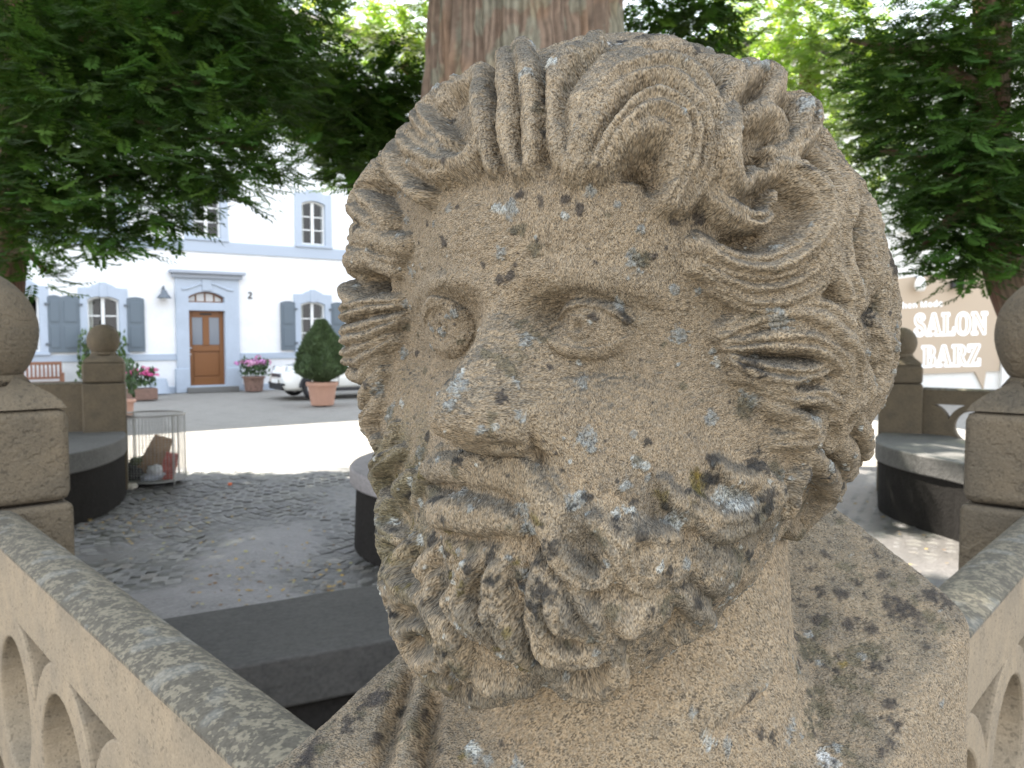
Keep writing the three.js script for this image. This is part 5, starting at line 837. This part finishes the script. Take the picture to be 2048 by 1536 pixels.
{
  const t = thing('great_tree', 'broad tree with reddish fibrous bark rising straight behind the bust', 'tree');
  // trunk with fluted, fibrous bark
  const n = 300, m = 150, P = [], U = [], idx = [], topY = 9; for (let j = 0; j <= m; j++) for (let i = 0; i <= n; i++) { const y = j / m * topY, a = i / n * 6.2832; let r = .80 - .028 * y + .35 * Math.exp(-y * 2.2); const sx = Math.cos(a), sz = Math.sin(a); r *= 1 + .05 * vn(sx * 2.2, y * .3, sz * 2.2) + .03 * vn(sx * 5, y * .5, sz * 5); const w = .25 * vn(sx * 4, y * .8, sz * 4); const f = vn(sx * 13 + w, y * .9, sz * 13) * .05 + (.5 - Math.abs(vn(sx * 22 + w, y * 1.3, sz * 22))) * .055 + vn(sx * 40 + w, y * 2.6, sz * 40) * .022 + vn(sx * 75, y * 6, sz * 75) * .010; P.push(r * sx + f * sx, y, r * sz + f * sz); U.push(i / n * 4, y * .55); }
  for (let j = 0; j < m; j++) for (let i = 0; i < n; i++) { const a = j * (n + 1) + i; idx.push(a, a + n + 1, a + 1, a + 1, a + n + 1, a + n + 2); }
  const g = new THREE.BufferGeometry(); g.setAttribute('position', new THREE.Float32BufferAttribute(P, 3)); g.setAttribute('uv', new THREE.Float32BufferAttribute(U, 2)); g.setIndex(idx); g.computeVertexNormals(); add('trunk', g.translate(TC.x, 0, TC.z), barkM, t);
  const cl = [K(640, 180, 7, .42), K(740, 190, 7.4, .45, 1.5), K(700, 210, 8, .5, 1.6), K(800, 240, 8, .42, 1.6), K(690, 300, 8, .36, 1.6), K(770, 330, 8, .32, 1.6), K(640, 200, 8, .35, 1.4), K(690, 240, 7.4, .6), K(780, 190, 7.6, .6), K(740, 300, 7.6, .45, 1.2), K(630, 270, 7.8, .28), K(740, 350, 7.6, .2), K(1290, 40, 7.2, .45), K(1380, 60, 7.2, .5), K(1320, 110, 7.2, .35), K(1420, 10, 7, .4)];
  for (let i = 0; i < 12; i++) { const a = i / 12 * 6.283 + rr(-.3, .3), y = rr(5.6, 8.2), len = rr(3, 5); const A = V(TC.x + .5 * Math.cos(a), y, TC.z + .5 * Math.sin(a)), B = V(TC.x + len * Math.cos(a), y + rr(-.3, 1), TC.z + len * Math.sin(a)); add('branch', limb([A, A.clone().lerp(B, .5).add(V(0, .3, 0)), B], .14, .03), barkDark, t); }
  // overhead, with leaf clusters added to shade the bench and court
  for (let gx = 2.7; gx < 4.3; gx += .6) for (let gd = 7; gd < 8.8; gd += .6) { const h = rr(5, 5.6); cl.push([V(gx - .47 * h, h, -(gd + .694 * h)), .55, 1.2, .5]); }
  for (let i = 0; i < 150; i++) { const a = rnd() * 6.283, r = 4.8 * Math.sqrt(rnd()), y = rr(4.6, 8.5); const x = TC.x + r * Math.cos(a), z = TC.z - .5 + r * Math.sin(a); if (z > -1.2 && y < 7) continue; const v = V(x, y, z); const d = -z; if (d > .5) { const py = 672 - (y - 1.6) / d * FPX; if (py > -230) continue; } if (opens(v)) continue; cl.push([v, rr(.7, 1.1), .55]); }
  total += crown(t, cl, sprayB, 620, true);
}
{
  const t = thing('left_tree', 'dark leafy tree overhanging the left side in front of the white house', 'tree');
  add('trunk', limb([at(-10, 1000, 4.6).setY(-.05), at(-8, 760, 4.5), at(0, 560, 4.5), at(14, 420, 4.5), at(40, 200, 4.6), at(60, -250, 4.6)], .14, .09, .25), barkDark, t);
  for (const [a, b, c] of [[[10, 470, 4.5], [120, 380, 4.2], [260, 340, 4]], [[20, 380, 4.5], [150, 220, 4.3], [420, 160, 4.3]], [[30, 260, 4.5], [220, 240, 4.2], [520, 300, 4.2]], [[40, 200, 4.5], [200, 60, 4.2], [420, 20, 4.4]], [[0, 560, 4.5], [40, 500, 4.4], [90, 540, 4.2]]]) add('branch', limb([at(...a), at(...b), at(...c)], .035, .012, .2), barkDark, t);
  const cl = [K(40, 60, 4.2, .6), K(180, 60, 4.2, .6), K(330, 50, 4.3, .6), K(470, 30, 4.6, .55), K(560, 20, 5, .36), K(90, 210, 4, .5), K(240, 190, 4, .5), K(380, 160, 4.2, .48), K(500, 130, 4.5, .4), K(555, 120, 4.8, .22), K(60, 340, 4, .4), K(170, 360, 3.9, .38), K(290, 340, 3.9, .33), K(390, 290, 4, .3), K(450, 310, 4.1, .25), K(520, 325, 4.2, .16), K(555, 335, 4.2, .07), K(410, 370, 4, .15), K(180, 450, 3.9, .19), K(110, 450, 4, .2), K(240, 475, 3.9, .1), K(300, 420, 3.9, .16), K(60, 530, 4.3, .14), K(85, 560, 4.3, .08), K(30, 480, 4.3, .13), K(445, 210, 4.4, .25), K(540, 210, 4.7, .14), K(130, 300, 3.85, .35, 1.2), K(320, 420, 3.9, .16, 1.3), K(420, 330, 4, .25, 1.2), K(200, 490, 3.9, .12, 1.3), K(30, 420, 4.1, .25, 1.2)];
  for (let i = 0; i < 60; i++) { const v = V(rr(-7.5, -2.2), rr(3.9, 7), rr(-12.8, -3)); const d = -v.z, py = 672 - (v.y - 1.6) / d * FPX, px = 1024 + v.x / d * FPX; if (py > -330 && px > 250) continue; if (py > 300 || opens(v)) continue; cl.push([v, rr(.6, 1), .6]); }
  for (let gx = -5; gx < .3; gx += .72) for (let gd = 3.6; gd < 9.1; gd += .72) { const h = rr(5, 5.7), v = V(gx - .47 * h + rr(-.15, .15), h, -(gd + .694 * h + rr(-.15, .15))); const px = 1024 + v.x / -v.z * FPX; if (px > 560) continue; cl.push([v, .66, 1.15, .5]); }  // leaf clusters added along the sun rays to shade the court
  total += crown(t, cl, sprayA, 1500, true);
}
{
  const t = thing('right_tree', 'dark leafy tree overhanging the right side in front of the salon', 'tree');
  add('trunk', limb([at(2120, 1000, 4.3).setY(-.05), at(2100, 800, 4.2), at(2050, 640, 4.2), at(2010, 540, 4.2), at(1985, 430, 4.2), at(1980, 200, 4.3), at(2000, -250, 4.3)], .12, .09, .25), barkDark, t);
  for (const [a, b, c] of [[[2030, 600, 4.2], [2080, 500, 4.3], [2140, 380, 4.4]], [[1990, 450, 4.2], [1880, 330, 4.2], [1760, 300, 4.4]], [[1985, 380, 4.2], [1900, 440, 4.1], [1840, 500, 4.1]], [[1980, 200, 4.2], [1860, 120, 4.3], [1700, 80, 4.6]]]) add('branch', limb([at(...a), at(...b), at(...c)], .05, .012, .2), barkDark, t);
  const cl = [K(1860, 60, 4.4, .5), K(2000, 70, 4.3, .55), K(1840, 160, 4.5, .36), K(1900, 200, 4.3, .48), K(2030, 220, 4.2, .45), K(1820, 300, 4.6, .30), K(1870, 330, 4.3, .38), K(1990, 350, 4.2, .38), K(1775, 395, 4.8, .22), K(1860, 430, 4.3, .25), K(1950, 450, 4.2, .26), K(2040, 430, 4.3, .28), K(1880, 510, 4.2, .16), K(1835, 480, 4.3, .12), K(1940, 525, 4.2, .16), K(1990, 510, 4.4, .14), K(1900, 545, 4.2, .08), K(1820, 415, 4.5, .12), K(1930, 400, 4, .3, 1.3), K(2010, 480, 4.05, .22, 1.4), K(1950, 330, 3.95, .3, 1.2), K(2040, 360, 3.95, .3, 1.2), K(1965, 540, 4, .13, 1.5), K(1900, 480, 4, .2, 1.3)];
  for (let i = 0; i < 60; i++) { const v = V(rr(2, 8), rr(3.9, 7), rr(-11, -2)); const d = -v.z, py = 672 - (v.y - 1.6) / d * FPX, px = 1024 + v.x / d * FPX; if (py > -330 && px < 2150) continue; if (py > 320 || opens(v)) continue; cl.push([v, rr(.6, 1), .6]); }
  total += crown(t, cl, sprayA, 1500, true);
}
{
  const t = thing('background_tree', 'bright green sunlit tree behind the head on the right', 'tree');
  const b = onY(1600, 860, 0); add('trunk', limb([V(3.9, -.05, -10.4), V(3.8, 2, -10.4), V(3.7, 5, -10.2)], .2, .12), barkDark, t);
  const cl = [K(1560, 60, 9.8, .8, .6), K(1680, 120, 9.8, .8, .6), K(1600, 230, 9.8, .7, .6), K(1690, 330, 9.8, .6, .6), K(1540, 40, 9, .55), K(1640, 90, 9.2, .65), K(1560, 170, 9.4, .5), K(1660, 200, 9, .6), K(1620, 280, 9.4, .5), K(1720, 100, 9, .6), K(1700, 320, 9.4, .45), K(1490, 160, 9.6, .3), K(1740, 230, 9, .5), K(1610, -20, 9, .6), K(1510, 250, 9.6, .35), K(1640, 380, 9.6, .35), K(1710, 400, 9.4, .35), K(1540, 90, 10.2, .6), K(1660, 260, 10.2, .7)];
  total += crown(t, cl, sprayB, 330, false, null, sunlitLeaf);
}
{
  const t = thing('added_bright_tree', 'added tree with sunlight painted into its leaves just left of the great trunk', 'tree');  // added tree; its clumps stand for sunlit leaves beside the great trunk
  add('trunk', limb([V(.5, -.05, -9.4), V(.3, 2.4, -9.4), V(-1.2, 4.6, -9.1)], .1, .05), barkDark, t);
  const cl = [K(770, 30, 8.8, .55), K(690, 20, 8.8, .45), K(810, 90, 8.9, .4), K(730, 110, 9, .35), K(840, 20, 9.2, .5), K(640, 250, 8.6, .3), K(625, 215, 8.6, .2), K(700, 345, 8.6, .25), K(760, -40, 9, .7)];
  total += crown(t, cl, sprayB, 330, false, null, sunlitLeaf);
}
console.log('sprays', total);
// ---------- smaller things ----------
const terra = new THREE.MeshStandardMaterial({ color: lin(.52, .30, .215), map: whiteMap, roughness: .85 });
const oldPot = new THREE.MeshStandardMaterial({ color: lin(.27, .17, .135), map: stoneMap, roughness: .95 });
function pot(t, r0, r1, h, mat, rim = .05, sq = 0) { add('pot', new THREE.LatheGeometry([[0, 0], [r0, 0], [r0 + .01, .01], [r1 - .02, h - rim - .01], [r1 + .02, h - rim], [r1 + .025, h], [r1 - .03, h], [r1 - .05, h - .06], [0, h - .06]].map(([x, y]) => new THREE.Vector2(x, y)), 28), mat, t); add('soil', new THREE.CircleGeometry(r1 - .045, 20).rotateX(-Math.PI / 2).translate(0, h - .055, 0), std(.05, .035, .025, 1), t); }
// clipped cypress in a terracotta pot
{
  const p = onY(645, 810, 0), t = thing('potted_conifer', 'clipped dark green conifer in a terracotta pot beside the white car', 'potted plant'); t.position.copy(p);
  pot(t, .25, .345, .54, terra, .09);
  add('stem', new THREE.CylinderGeometry(.03, .04, .5, 8).translate(0, .7, 0), std(.09, .06, .04), t);
  const R = (y) => { const k = (y - .52) / 1.42; return .62 * Math.pow(Math.max(0, 1 - k), .62) * sstep(-.06, .2, k) * (1 + .0); };
  const tuft = mergeGeometries([0, 1, 2, 3, 4].map((i) => leafQuad(.020, .10).rotateX(.5).rotateY(i * 1.3)));
  scatter(t, 'foliage', tuft, leafM(.07, .115, .045, .25), 9500, (i, o, c) => { const y = .54 + 1.38 * Math.pow(rnd(), 1.2), a = rnd() * 6.283, r = R(y) * (1 - .5 * Math.pow(rnd(), 2.2)) * (1 + .32 * vn(Math.cos(a) * 2.2, y * 3.4, Math.sin(a) * 2.2) + (rnd() < .06 ? .22 * rnd() : 0)); o.position.set(r * Math.cos(a), y, r * Math.sin(a)); o.rotation.set(rr(-.5, .5), a, rr(-.9, .2)); o.scale.setScalar(rr(.7, 1.3)); const k = rr(.6, 1.35); c.setRGB(k, k, k * .8); return true; });
}
// hydrangea and other flower pots
function flowers(t, n, cx, y0, w, h, dz, leafN, pink, size = .1) {
  scatter(t, 'leaves', leafQuad(.09, .15), leafM(.05, .1, .025), leafN, (i, o, c) => { const a = rnd() * 6.283, r = Math.sqrt(rnd()), y = y0 + h * rnd() * .8; o.position.set(cx + w * r * Math.cos(a), y, dz * r * Math.sin(a)); o.rotation.set(rr(-1.4, .6), rnd() * 6.3, rr(-.6, .6)); o.scale.setScalar(rr(.6, 1.2)); const k = rr(.6, 1.3); c.setRGB(k, k, k); return true; });
  const petal = mergeGeometries([...Array(26)].map(() => { const d = V(rr(-1, 1), rr(-.5, 1), rr(-1, 1)).normalize(); return new THREE.CircleGeometry(.26, 5).lookAt(d).translate(d.x * .82, d.y * .7, d.z * .82); }));
  for (let i = 0; i < n; i++) { const a = rnd() * 6.283, r = Math.sqrt(rnd()); const m = add('flower_head', petal, pink[i % pink.length], t); m.position.set(cx + w * r * Math.cos(a), y0 + h * (.55 + .5 * rnd() * (1 - r * .5)), dz * (.3 + .7 * rnd()) * (rnd() < .75 ? 1 : -1)); m.scale.setScalar(size * rr(.75, 1.2)); m.rotation.y = rnd() * 6; }
}
const pinks = [std(.62, .24, .42, .8), std(.68, .36, .52, .8), std(.55, .22, .45, .8)], mag = [std(.62, .08, .26, .8), std(.7, .15, .32, .8)];
{ const p = onY(508, 782, 0), t = thing('potted_hydrangea', 'pink hydrangea in a brown clay pot right of the brown door', 'potted plant'); t.position.copy(p); pot(t, .24, .31, .43, oldPot, .05); flowers(t, 16, 0, .42, .42, .6, .35, 260, pinks, .12); }
{ const p = onY(283, 800, 0), t = thing('flower_trough', 'grey stone trough with bright pink geraniums left of the brown door', 'planter'); t.position.copy(p); t.rotation.y = house.rotation.y; add('trough', bevelBox(.72, .3, .36, .03).translate(0, .15, 0), oldPot, t); add('soil', new THREE.PlaneGeometry(.62, .27).rotateX(-Math.PI / 2).translate(0, .303, 0), std(.05, .035, .025, 1), t); flowers(t, 26, 0, .32, .36, .55, .22, 260, mag, .07); }
{ const p = onY(1742, 818, 0), t = thing('potted_geranium', 'bright pink geranium in a pale clay pot beside the bust at the right', 'potted plant'); t.position.copy(p); pot(t, .2, .27, .4, new THREE.MeshStandardMaterial({ color: lin(.32, .23, .21), map: whiteMap, roughness: .9 }), .05); flowers(t, 16, .02, .4, .27, .34, .22, 160, mag, .08); }
{ const p = onY(252, 835, 0), t = thing('flower_pot', 'small orange clay pot with a shrub behind the far left post', 'potted plant'); t.position.copy(p); pot(t, .12, .17, .36, terra, .06); flowers(t, 0, 0, .36, .24, .9, .24, 160, mag); }
{ // climbing shrub behind the far left post
  const p = fac(205, 760, .5), t = thing('climbing_shrub', 'leafy green shrub against the house behind the far left post', 'shrub'); t.position.copy(doorBase.clone().addScaledVector(HX, p[0]).addScaledVector(HN, .55)); t.rotation.y = house.rotation.y;
  for (let i = 0; i < 6; i++) add('stem', new THREE.TubeGeometry(new THREE.CatmullRomCurve3([V(rr(-.2, .2), 0, 0), V(rr(-.4, .4), .8, rr(-.1, .1)), V(rr(-.6, .6), 1.6, rr(-.1, .1))]), 10, .018, 5), std(.1, .08, .05), t);
  scatter(t, 'foliage', leafQuad(.1, .16), leafM(.07, .13, .03), 900, (i, o, c) => { const a = rnd() * 6.283, r = Math.sqrt(rnd()), y = .2 + 1.5 * rnd(); o.position.set(.75 * r * Math.cos(a) * (1 - .15 * y), y, .3 * r * Math.sin(a)); o.rotation.set(rr(-1.5, .6), rnd() * 6.3, 0); o.scale.setScalar(rr(.6, 1.2)); const k = rr(.6, 1.5); c.setRGB(k, k, k * .7); return true; });
}
{ // slatted bench by the wall
  const p = fac(88, 785, .4), t = thing('garden_bench', 'brown wooden slatted garden bench by the white wall at the left', 'bench'); t.position.copy(doorBase.clone().addScaledVector(HX, p[0] - .35).addScaledVector(HN, .55)); t.rotation.y = house.rotation.y;
  const wm = std(.22, .10, .055, .6), W = 1.5;
  for (const x of [-W / 2, W / 2]) { add('leg', bevelBox(.06, .92, .06).translate(x, .46, -.22), wm, t); add('leg', bevelBox(.06, .62, .06).translate(x, .31, .26), wm, t); add('armrest', bevelBox(.07, .035, .56).translate(x, .64, .02), wm, t); }
  add('top_rail', bevelBox(W + .06, .08, .045).translate(0, .9, -.22), wm, t); add('lower_rail', bevelBox(W - .07, .06, .04).translate(0, .52, -.22), wm, t);
  for (let i = 0; i < 15; i++) add('slat', bevelBox(.045, .31, .02).translate(-W / 2 + .1 + i * (W - .2) / 14, .705, -.22), wm, t);
  for (let i = 0; i < 6; i++) add('seat_slat', bevelBox(W - .07, .025, .065).translate(0, .42, -.17 + i * .08), wm, t);
}
{ const p = fac(315, 785, .2), t = thing('kerb_stone', 'pale blue grey boundary stone at the foot of the house wall', 'stone'); t.position.copy(doorBase.clone().addScaledVector(HX, p[0]).addScaledVector(HN, .28)); t.rotation.y = house.rotation.y; const g = new THREE.CylinderGeometry(.16, .24, .42, 9, 3).translate(0, .21, 0); const q = g.attributes.position; for (let i = 0; i < q.count; i++) q.setX(i, q.getX(i) * (1.25 + .2 * vn(q.getX(i) * 5, q.getY(i) * 5, q.getZ(i) * 5))); g.computeVertexNormals(); add('block', g, M.blue, t); }
// white small car
{
  const t = thing('parked_car', 'white small hatchback parked behind the potted conifer', 'car'); const p = onY(553, 797, 0); t.position.copy(p); t.rotation.y = .58;   // +x is the rear of the car
  const paint = new THREE.MeshPhysicalMaterial({ color: lin(.78, .77, .72), roughness: .25, clearcoat: 1, clearcoatRoughness: .05 }), blk = std(.015, .015, .017, .5), chrome = std(.7, .7, .72, .15, { metalness: 1 }), gl = std(.05, .065, .075, .05);
  // body: sections along the length, width 1.68
  const secs = [[0.0, .30, .60, .60], [.06, .22, .70, .74], [.35, .20, .84, .82], [.95, .20, .93, .84], [1.3, .20, .97, .845], [2.4, .22, .99, .845], [3.3, .22, 1.0, .83], [3.55, .25, .95, .78], [3.64, .32, .7, .66]];
  const P = [], N = 20; secs.forEach(([x, y0, y1, hw]) => { for (let i = 0; i < N; i++) { const a = i / N * Math.PI * 2, c = Math.cos(a), s = Math.sin(a), k = .32; const ex = Math.sign(c) * Math.pow(Math.abs(c), k), ey = Math.sign(s) * Math.pow(Math.abs(s), .42); P.push(x, (y0 + y1) / 2 + ey * (y1 - y0) / 2, ex * hw * (ey > .3 ? .94 : 1)); } });
  const idx = []; for (let j = 0; j < secs.length - 1; j++) for (let i = 0; i < N; i++) { const a = j * N + i, b = j * N + (i + 1) % N; idx.push(a, b, a + N, b, b + N, a + N); } for (let i = 1; i < N - 1; i++) { idx.push(0, i + 1, i); const o = (secs.length - 1) * N; idx.push(o, o + i, o + i + 1); }
  const g = new THREE.BufferGeometry(); g.setAttribute('position', new THREE.Float32BufferAttribute(P, 3)); g.setIndex(idx); g.computeVertexNormals(); add('body', g, paint, t);
  const cab = new THREE.Shape(); cab.moveTo(1.12, .95); cab.lineTo(1.62, 1.36); cab.lineTo(3.35, 1.36); cab.lineTo(3.56, .95); cab.lineTo(1.12, .95);
  add('glasshouse', new THREE.ExtrudeGeometry(cab, { depth: 1.3, bevelEnabled: true, bevelSize: .05, bevelThickness: .12, bevelSegments: 3 }).translate(0, 0, -.65), gl, t);
  const roof = new THREE.Shape(); roof.moveTo(1.55, 1.40); roof.quadraticCurveTo(2.4, 1.46, 3.4, 1.40); roof.lineTo(3.4, 1.36); roof.lineTo(1.55, 1.36); add('roof', new THREE.ExtrudeGeometry(roof, { depth: 1.36, bevelEnabled: true, bevelSize: .03, bevelThickness: .05, bevelSegments: 2 }).translate(0, 0, -.68), paint, t);
  for (const z of [-.79, .79]) for (const x of [.72, 2.95]) { const w = add('wheel', new THREE.TorusGeometry(.235, .075, 10, 24).translate(x, .30, z), blk, t); add('rim', new THREE.CylinderGeometry(.19, .19, .12, 16).rotateX(Math.PI / 2).translate(x, .30, z), chrome, w); }
  for (const z of [-.79, .79]) for (const x of [.72, 2.95]) add('wheel_arch', new THREE.TorusGeometry(.345, .05, 8, 20, Math.PI).translate(x, .31, z * 1.045), blk, t);
  for (const z of [-.52, .52]) { const h = add('headlight', new THREE.SphereGeometry(.14, 16, 10).scale(.6, 1, 1).translate(.17, .68, z), std(.55, .6, .62, .08), t); add('ring', new THREE.TorusGeometry(.135, .018, 6, 20).rotateY(Math.PI / 2).translate(.13, .68, z), chrome, h); add('fog_lamp', new THREE.CylinderGeometry(.06, .06, .05, 12).rotateZ(Math.PI / 2).translate(.03, .42, z), chrome, t); }
  add('grille', bevelBox(.05, .1, .8, .03).translate(.02, .60, 0), chrome, t); for (let i = 0; i < 3; i++) add('grille_bar', bevelBox(.03, .012, .7).translate(-.012, .575 + i * .026, 0), blk, t);
  add('lower_grille', bevelBox(.06, .13, 1.1, .03).translate(.0, .3, 0), blk, t); add('number_plate', bevelBox(.02, .11, .5).translate(-.045, .46, 0), std(.8, .8, .78, .4), t);
  add('bumper_strip', bevelBox(.06, .06, 1.3, .02).translate(.005, .385, 0), blk, t);
  for (const z of [-.86, .86]) add('sill_trim', bevelBox(1.75, .09, .04, .02).translate(1.83, .24, z * .985), blk, t);
  add('door_line', bevelBox(.012, .62, .01).translate(1.35, .62, .862), blk, t); add('door_handle', bevelBox(.15, .03, .04).translate(2.2, .82, .85), chrome, t);
  add('mirror', new RoundedBoxGeometry(.12, .13, .2, 3, .05).translate(1.3, 1.02, .92), paint, t); add('bonnet_scoop', bevelBox(.14, .03, .4, .014).translate(.72, .895, 0), blk, t);
}
// wire litter basket
{
  const p = onY(309, 966, 0), t = thing('litter_basket', 'round wire mesh litter basket holding paper rubbish', 'litter basket'); t.position.copy(p); const R = .325, H = .76, y0 = .05, wire = std(.34, .34, .32, .5, { metalness: .3 });
  add('rim', new THREE.TorusGeometry(R, .011, 6, 40).rotateX(Math.PI / 2).translate(0, H, 0), std(.30, .29, .27, .5, { metalness: .5 }), t); add('base_ring', new THREE.TorusGeometry(R * .96, .010, 6, 40).rotateX(Math.PI / 2).translate(0, y0, 0), wire, t);
  add('floor_plate', new THREE.CylinderGeometry(R * .95, R * .95, .012, 32).translate(0, y0, 0), wire, t);
  const ws = []; for (let i = 0; i < 56; i++) { const a = i / 56 * 6.2832; ws.push(new THREE.CylinderGeometry(.0024, .0024, H - y0, 4, 1, true).translate(R * Math.cos(a), (H + y0) / 2, R * Math.sin(a))); } for (let i = 1; i < 26; i++) ws.push(new THREE.TorusGeometry(R, .0028, 3, 40).rotateX(Math.PI / 2).translate(0, y0 + i / 26 * (H - y0), 0));
  const mesh = add('wire_mesh', mergeGeometries(ws.map((q) => q.toNonIndexed())), wire, t); mesh.userData.kind = 'stuff';
  for (let i = 0; i < 4; i++) { const a = i * 1.571 + .5; add('strut', new THREE.CylinderGeometry(.007, .007, H, 6).translate(R * .985 * Math.cos(a), H / 2 + .01, R * .985 * Math.sin(a)), wire, t); }
  const crumple = (w, h, d, k, s = .22) => { const g = new THREE.IcosahedronGeometry(1, 3), q = g.attributes.position; for (let i = 0; i < q.count; i++) { const x = q.getX(i), y = q.getY(i), z = q.getZ(i), n = 1 + s * vn(x * 2.4 + k, y * 2.4, z * 2.4) + s * .7 * Math.abs(vn(x * 6 + k, y * 6, z * 6)); q.setXYZ(i, x * w * n, y * h * n, z * d * n); } g.computeVertexNormals(); return g; };
  const rub = (name, label, cat, g, m, x, y, z, rx, ry, rz) => { const q = add(name, g, m, scene); q.position.set(p.x + x, y, p.z + z); q.rotation.set(rx, ry, rz); tag(q, label, cat); };
  const bagG = (() => { const g = new THREE.BoxGeometry(.25, .46, .15, 8, 12, 5), q = g.attributes.position; for (let i = 0; i < q.count; i++) { const x = q.getX(i), y = q.getY(i), z = q.getZ(i), tp = sstep(-.05, .23, y); q.setXYZ(i, x * (1 - .25 * tp) + .02 * vn(x * 20, y * 20, z * 20), y + .015 * vn(x * 30, y * 14, z * 30), z * (1 - .7 * tp) + .03 * vn(x * 16 + 4, y * 16, z * 16)); } g.computeVertexNormals(); return g; })();
  rub('paper_bag', 'crumpled brown paper bag leaning inside the litter basket', 'paper bag', bagG, std(.34, .21, .115, .9), .03, .29, .02, .1, .3, -.42);
  rub('red_carton', 'red printed carton inside the litter basket at its right side', 'carton', bagG.clone().scale(.62, .62, .7), std(.45, .08, .055, .6), .19, .2, .06, .1, .2, -.3);
  rub('tissue', 'crumpled white tissue in the litter basket in front of the paper bag', 'tissue', crumple(.075, .06, .06, 3), std(.75, .75, .76, .9), .09, .17, .17, 0, 0, 0);
  rub('plastic_wrapper', 'pale blue white plastic wrapper low in the litter basket', 'wrapper', crumple(.12, .045, .08, 8), std(.5, .53, .6, .3), .05, .10, .15, 0, .4, .1);
  rub('dark_rubbish_bag', 'dark rubbish at the left side of the litter basket', 'rubbish', crumple(.13, .10, .12, 14), std(.028, .026, .024, .5), -.17, .13, .06, 0, 0, 0);
  rub('leafy_rubbish', 'wilted green leaves on the dark rubbish in the litter basket', 'plant waste', crumple(.08, .04, .07, 25, .5), std(.11, .13, .05, .8), -.13, .25, .08, 0, 0, .2);
  rub('paper_scrap', 'crumpled pale paper on the ground under the litter basket', 'paper', crumple(.07, .035, .05, 31), std(.6, .55, .47, .9), -.10, .03, .34, 0, 0, 0);
}
// bits on the ground
{
  const bit = (name, label, cat, px, py, g, m) => { const o = add(name, g, m, scene), p = onY(px, py, .02); o.position.copy(p); o.rotation.y = px; tag(o, label, cat); };
  bit('orange_scrap', 'tiny bright orange scrap on the cobbles right of the litter basket', 'litter', 460, 968, new THREE.IcosahedronGeometry(.03, 1).scale(1, .5, .7), std(.8, .16, .05, .6));
  bit('crumpled_foil', 'shiny crumpled foil under the right stone bench', 'foil', 1874, 1040, (() => { const g = new THREE.IcosahedronGeometry(.09, 2), q = g.attributes.position; for (let i = 0; i < q.count; i++) { const n = 1 + .35 * vn(q.getX(i) * 30, q.getY(i) * 30, q.getZ(i) * 30); q.setXYZ(i, q.getX(i) * n * 1.3, q.getY(i) * n * .5 + .02, q.getZ(i) * n * .7); } g.computeVertexNormals(); return g; })(), std(.8, .84, .88, .2, { metalness: .8 }));
  const fl = new THREE.Group(); fl.name = 'fallen_leaves'; scene.add(fl); tag(fl, 'small yellow and brown fallen leaves scattered on the cobbles', 'leaves', null, 'stuff');
  scatter(fl, 'leaf_litter', leafQuad(.026, .042).rotateX(-Math.PI / 2), new THREE.MeshStandardMaterial({ color: 0xffffff, roughness: .8 }), 420, (i, o, c) => { let p; if (i < 90) p = onY(rr(150, 420), rr(1030, 1068) , .015); else if (i < 230) p = onY(rr(380, 700), rr(1120, 1215), .015); else if (i < 330) p = onY(rr(200, 690), rr(985, 1120), .015); else p = onY(rr(1620, 1900), rr(920, 1150), .015); o.position.set(p.x, .014 + rnd() * .006, p.z); o.rotation.set(rr(-.3, .3), rnd() * 6.3, rr(-.3, .3)); o.scale.setScalar(rr(.5, 1.1)); const k = rnd(); if (k < .55) c.setRGB(.32, .22, .07); else if (k < .8) c.setRGB(.14, .08, .035); else c.setRGB(.3, .28, .12); return true; });
}
renderer.render(scene, camera);
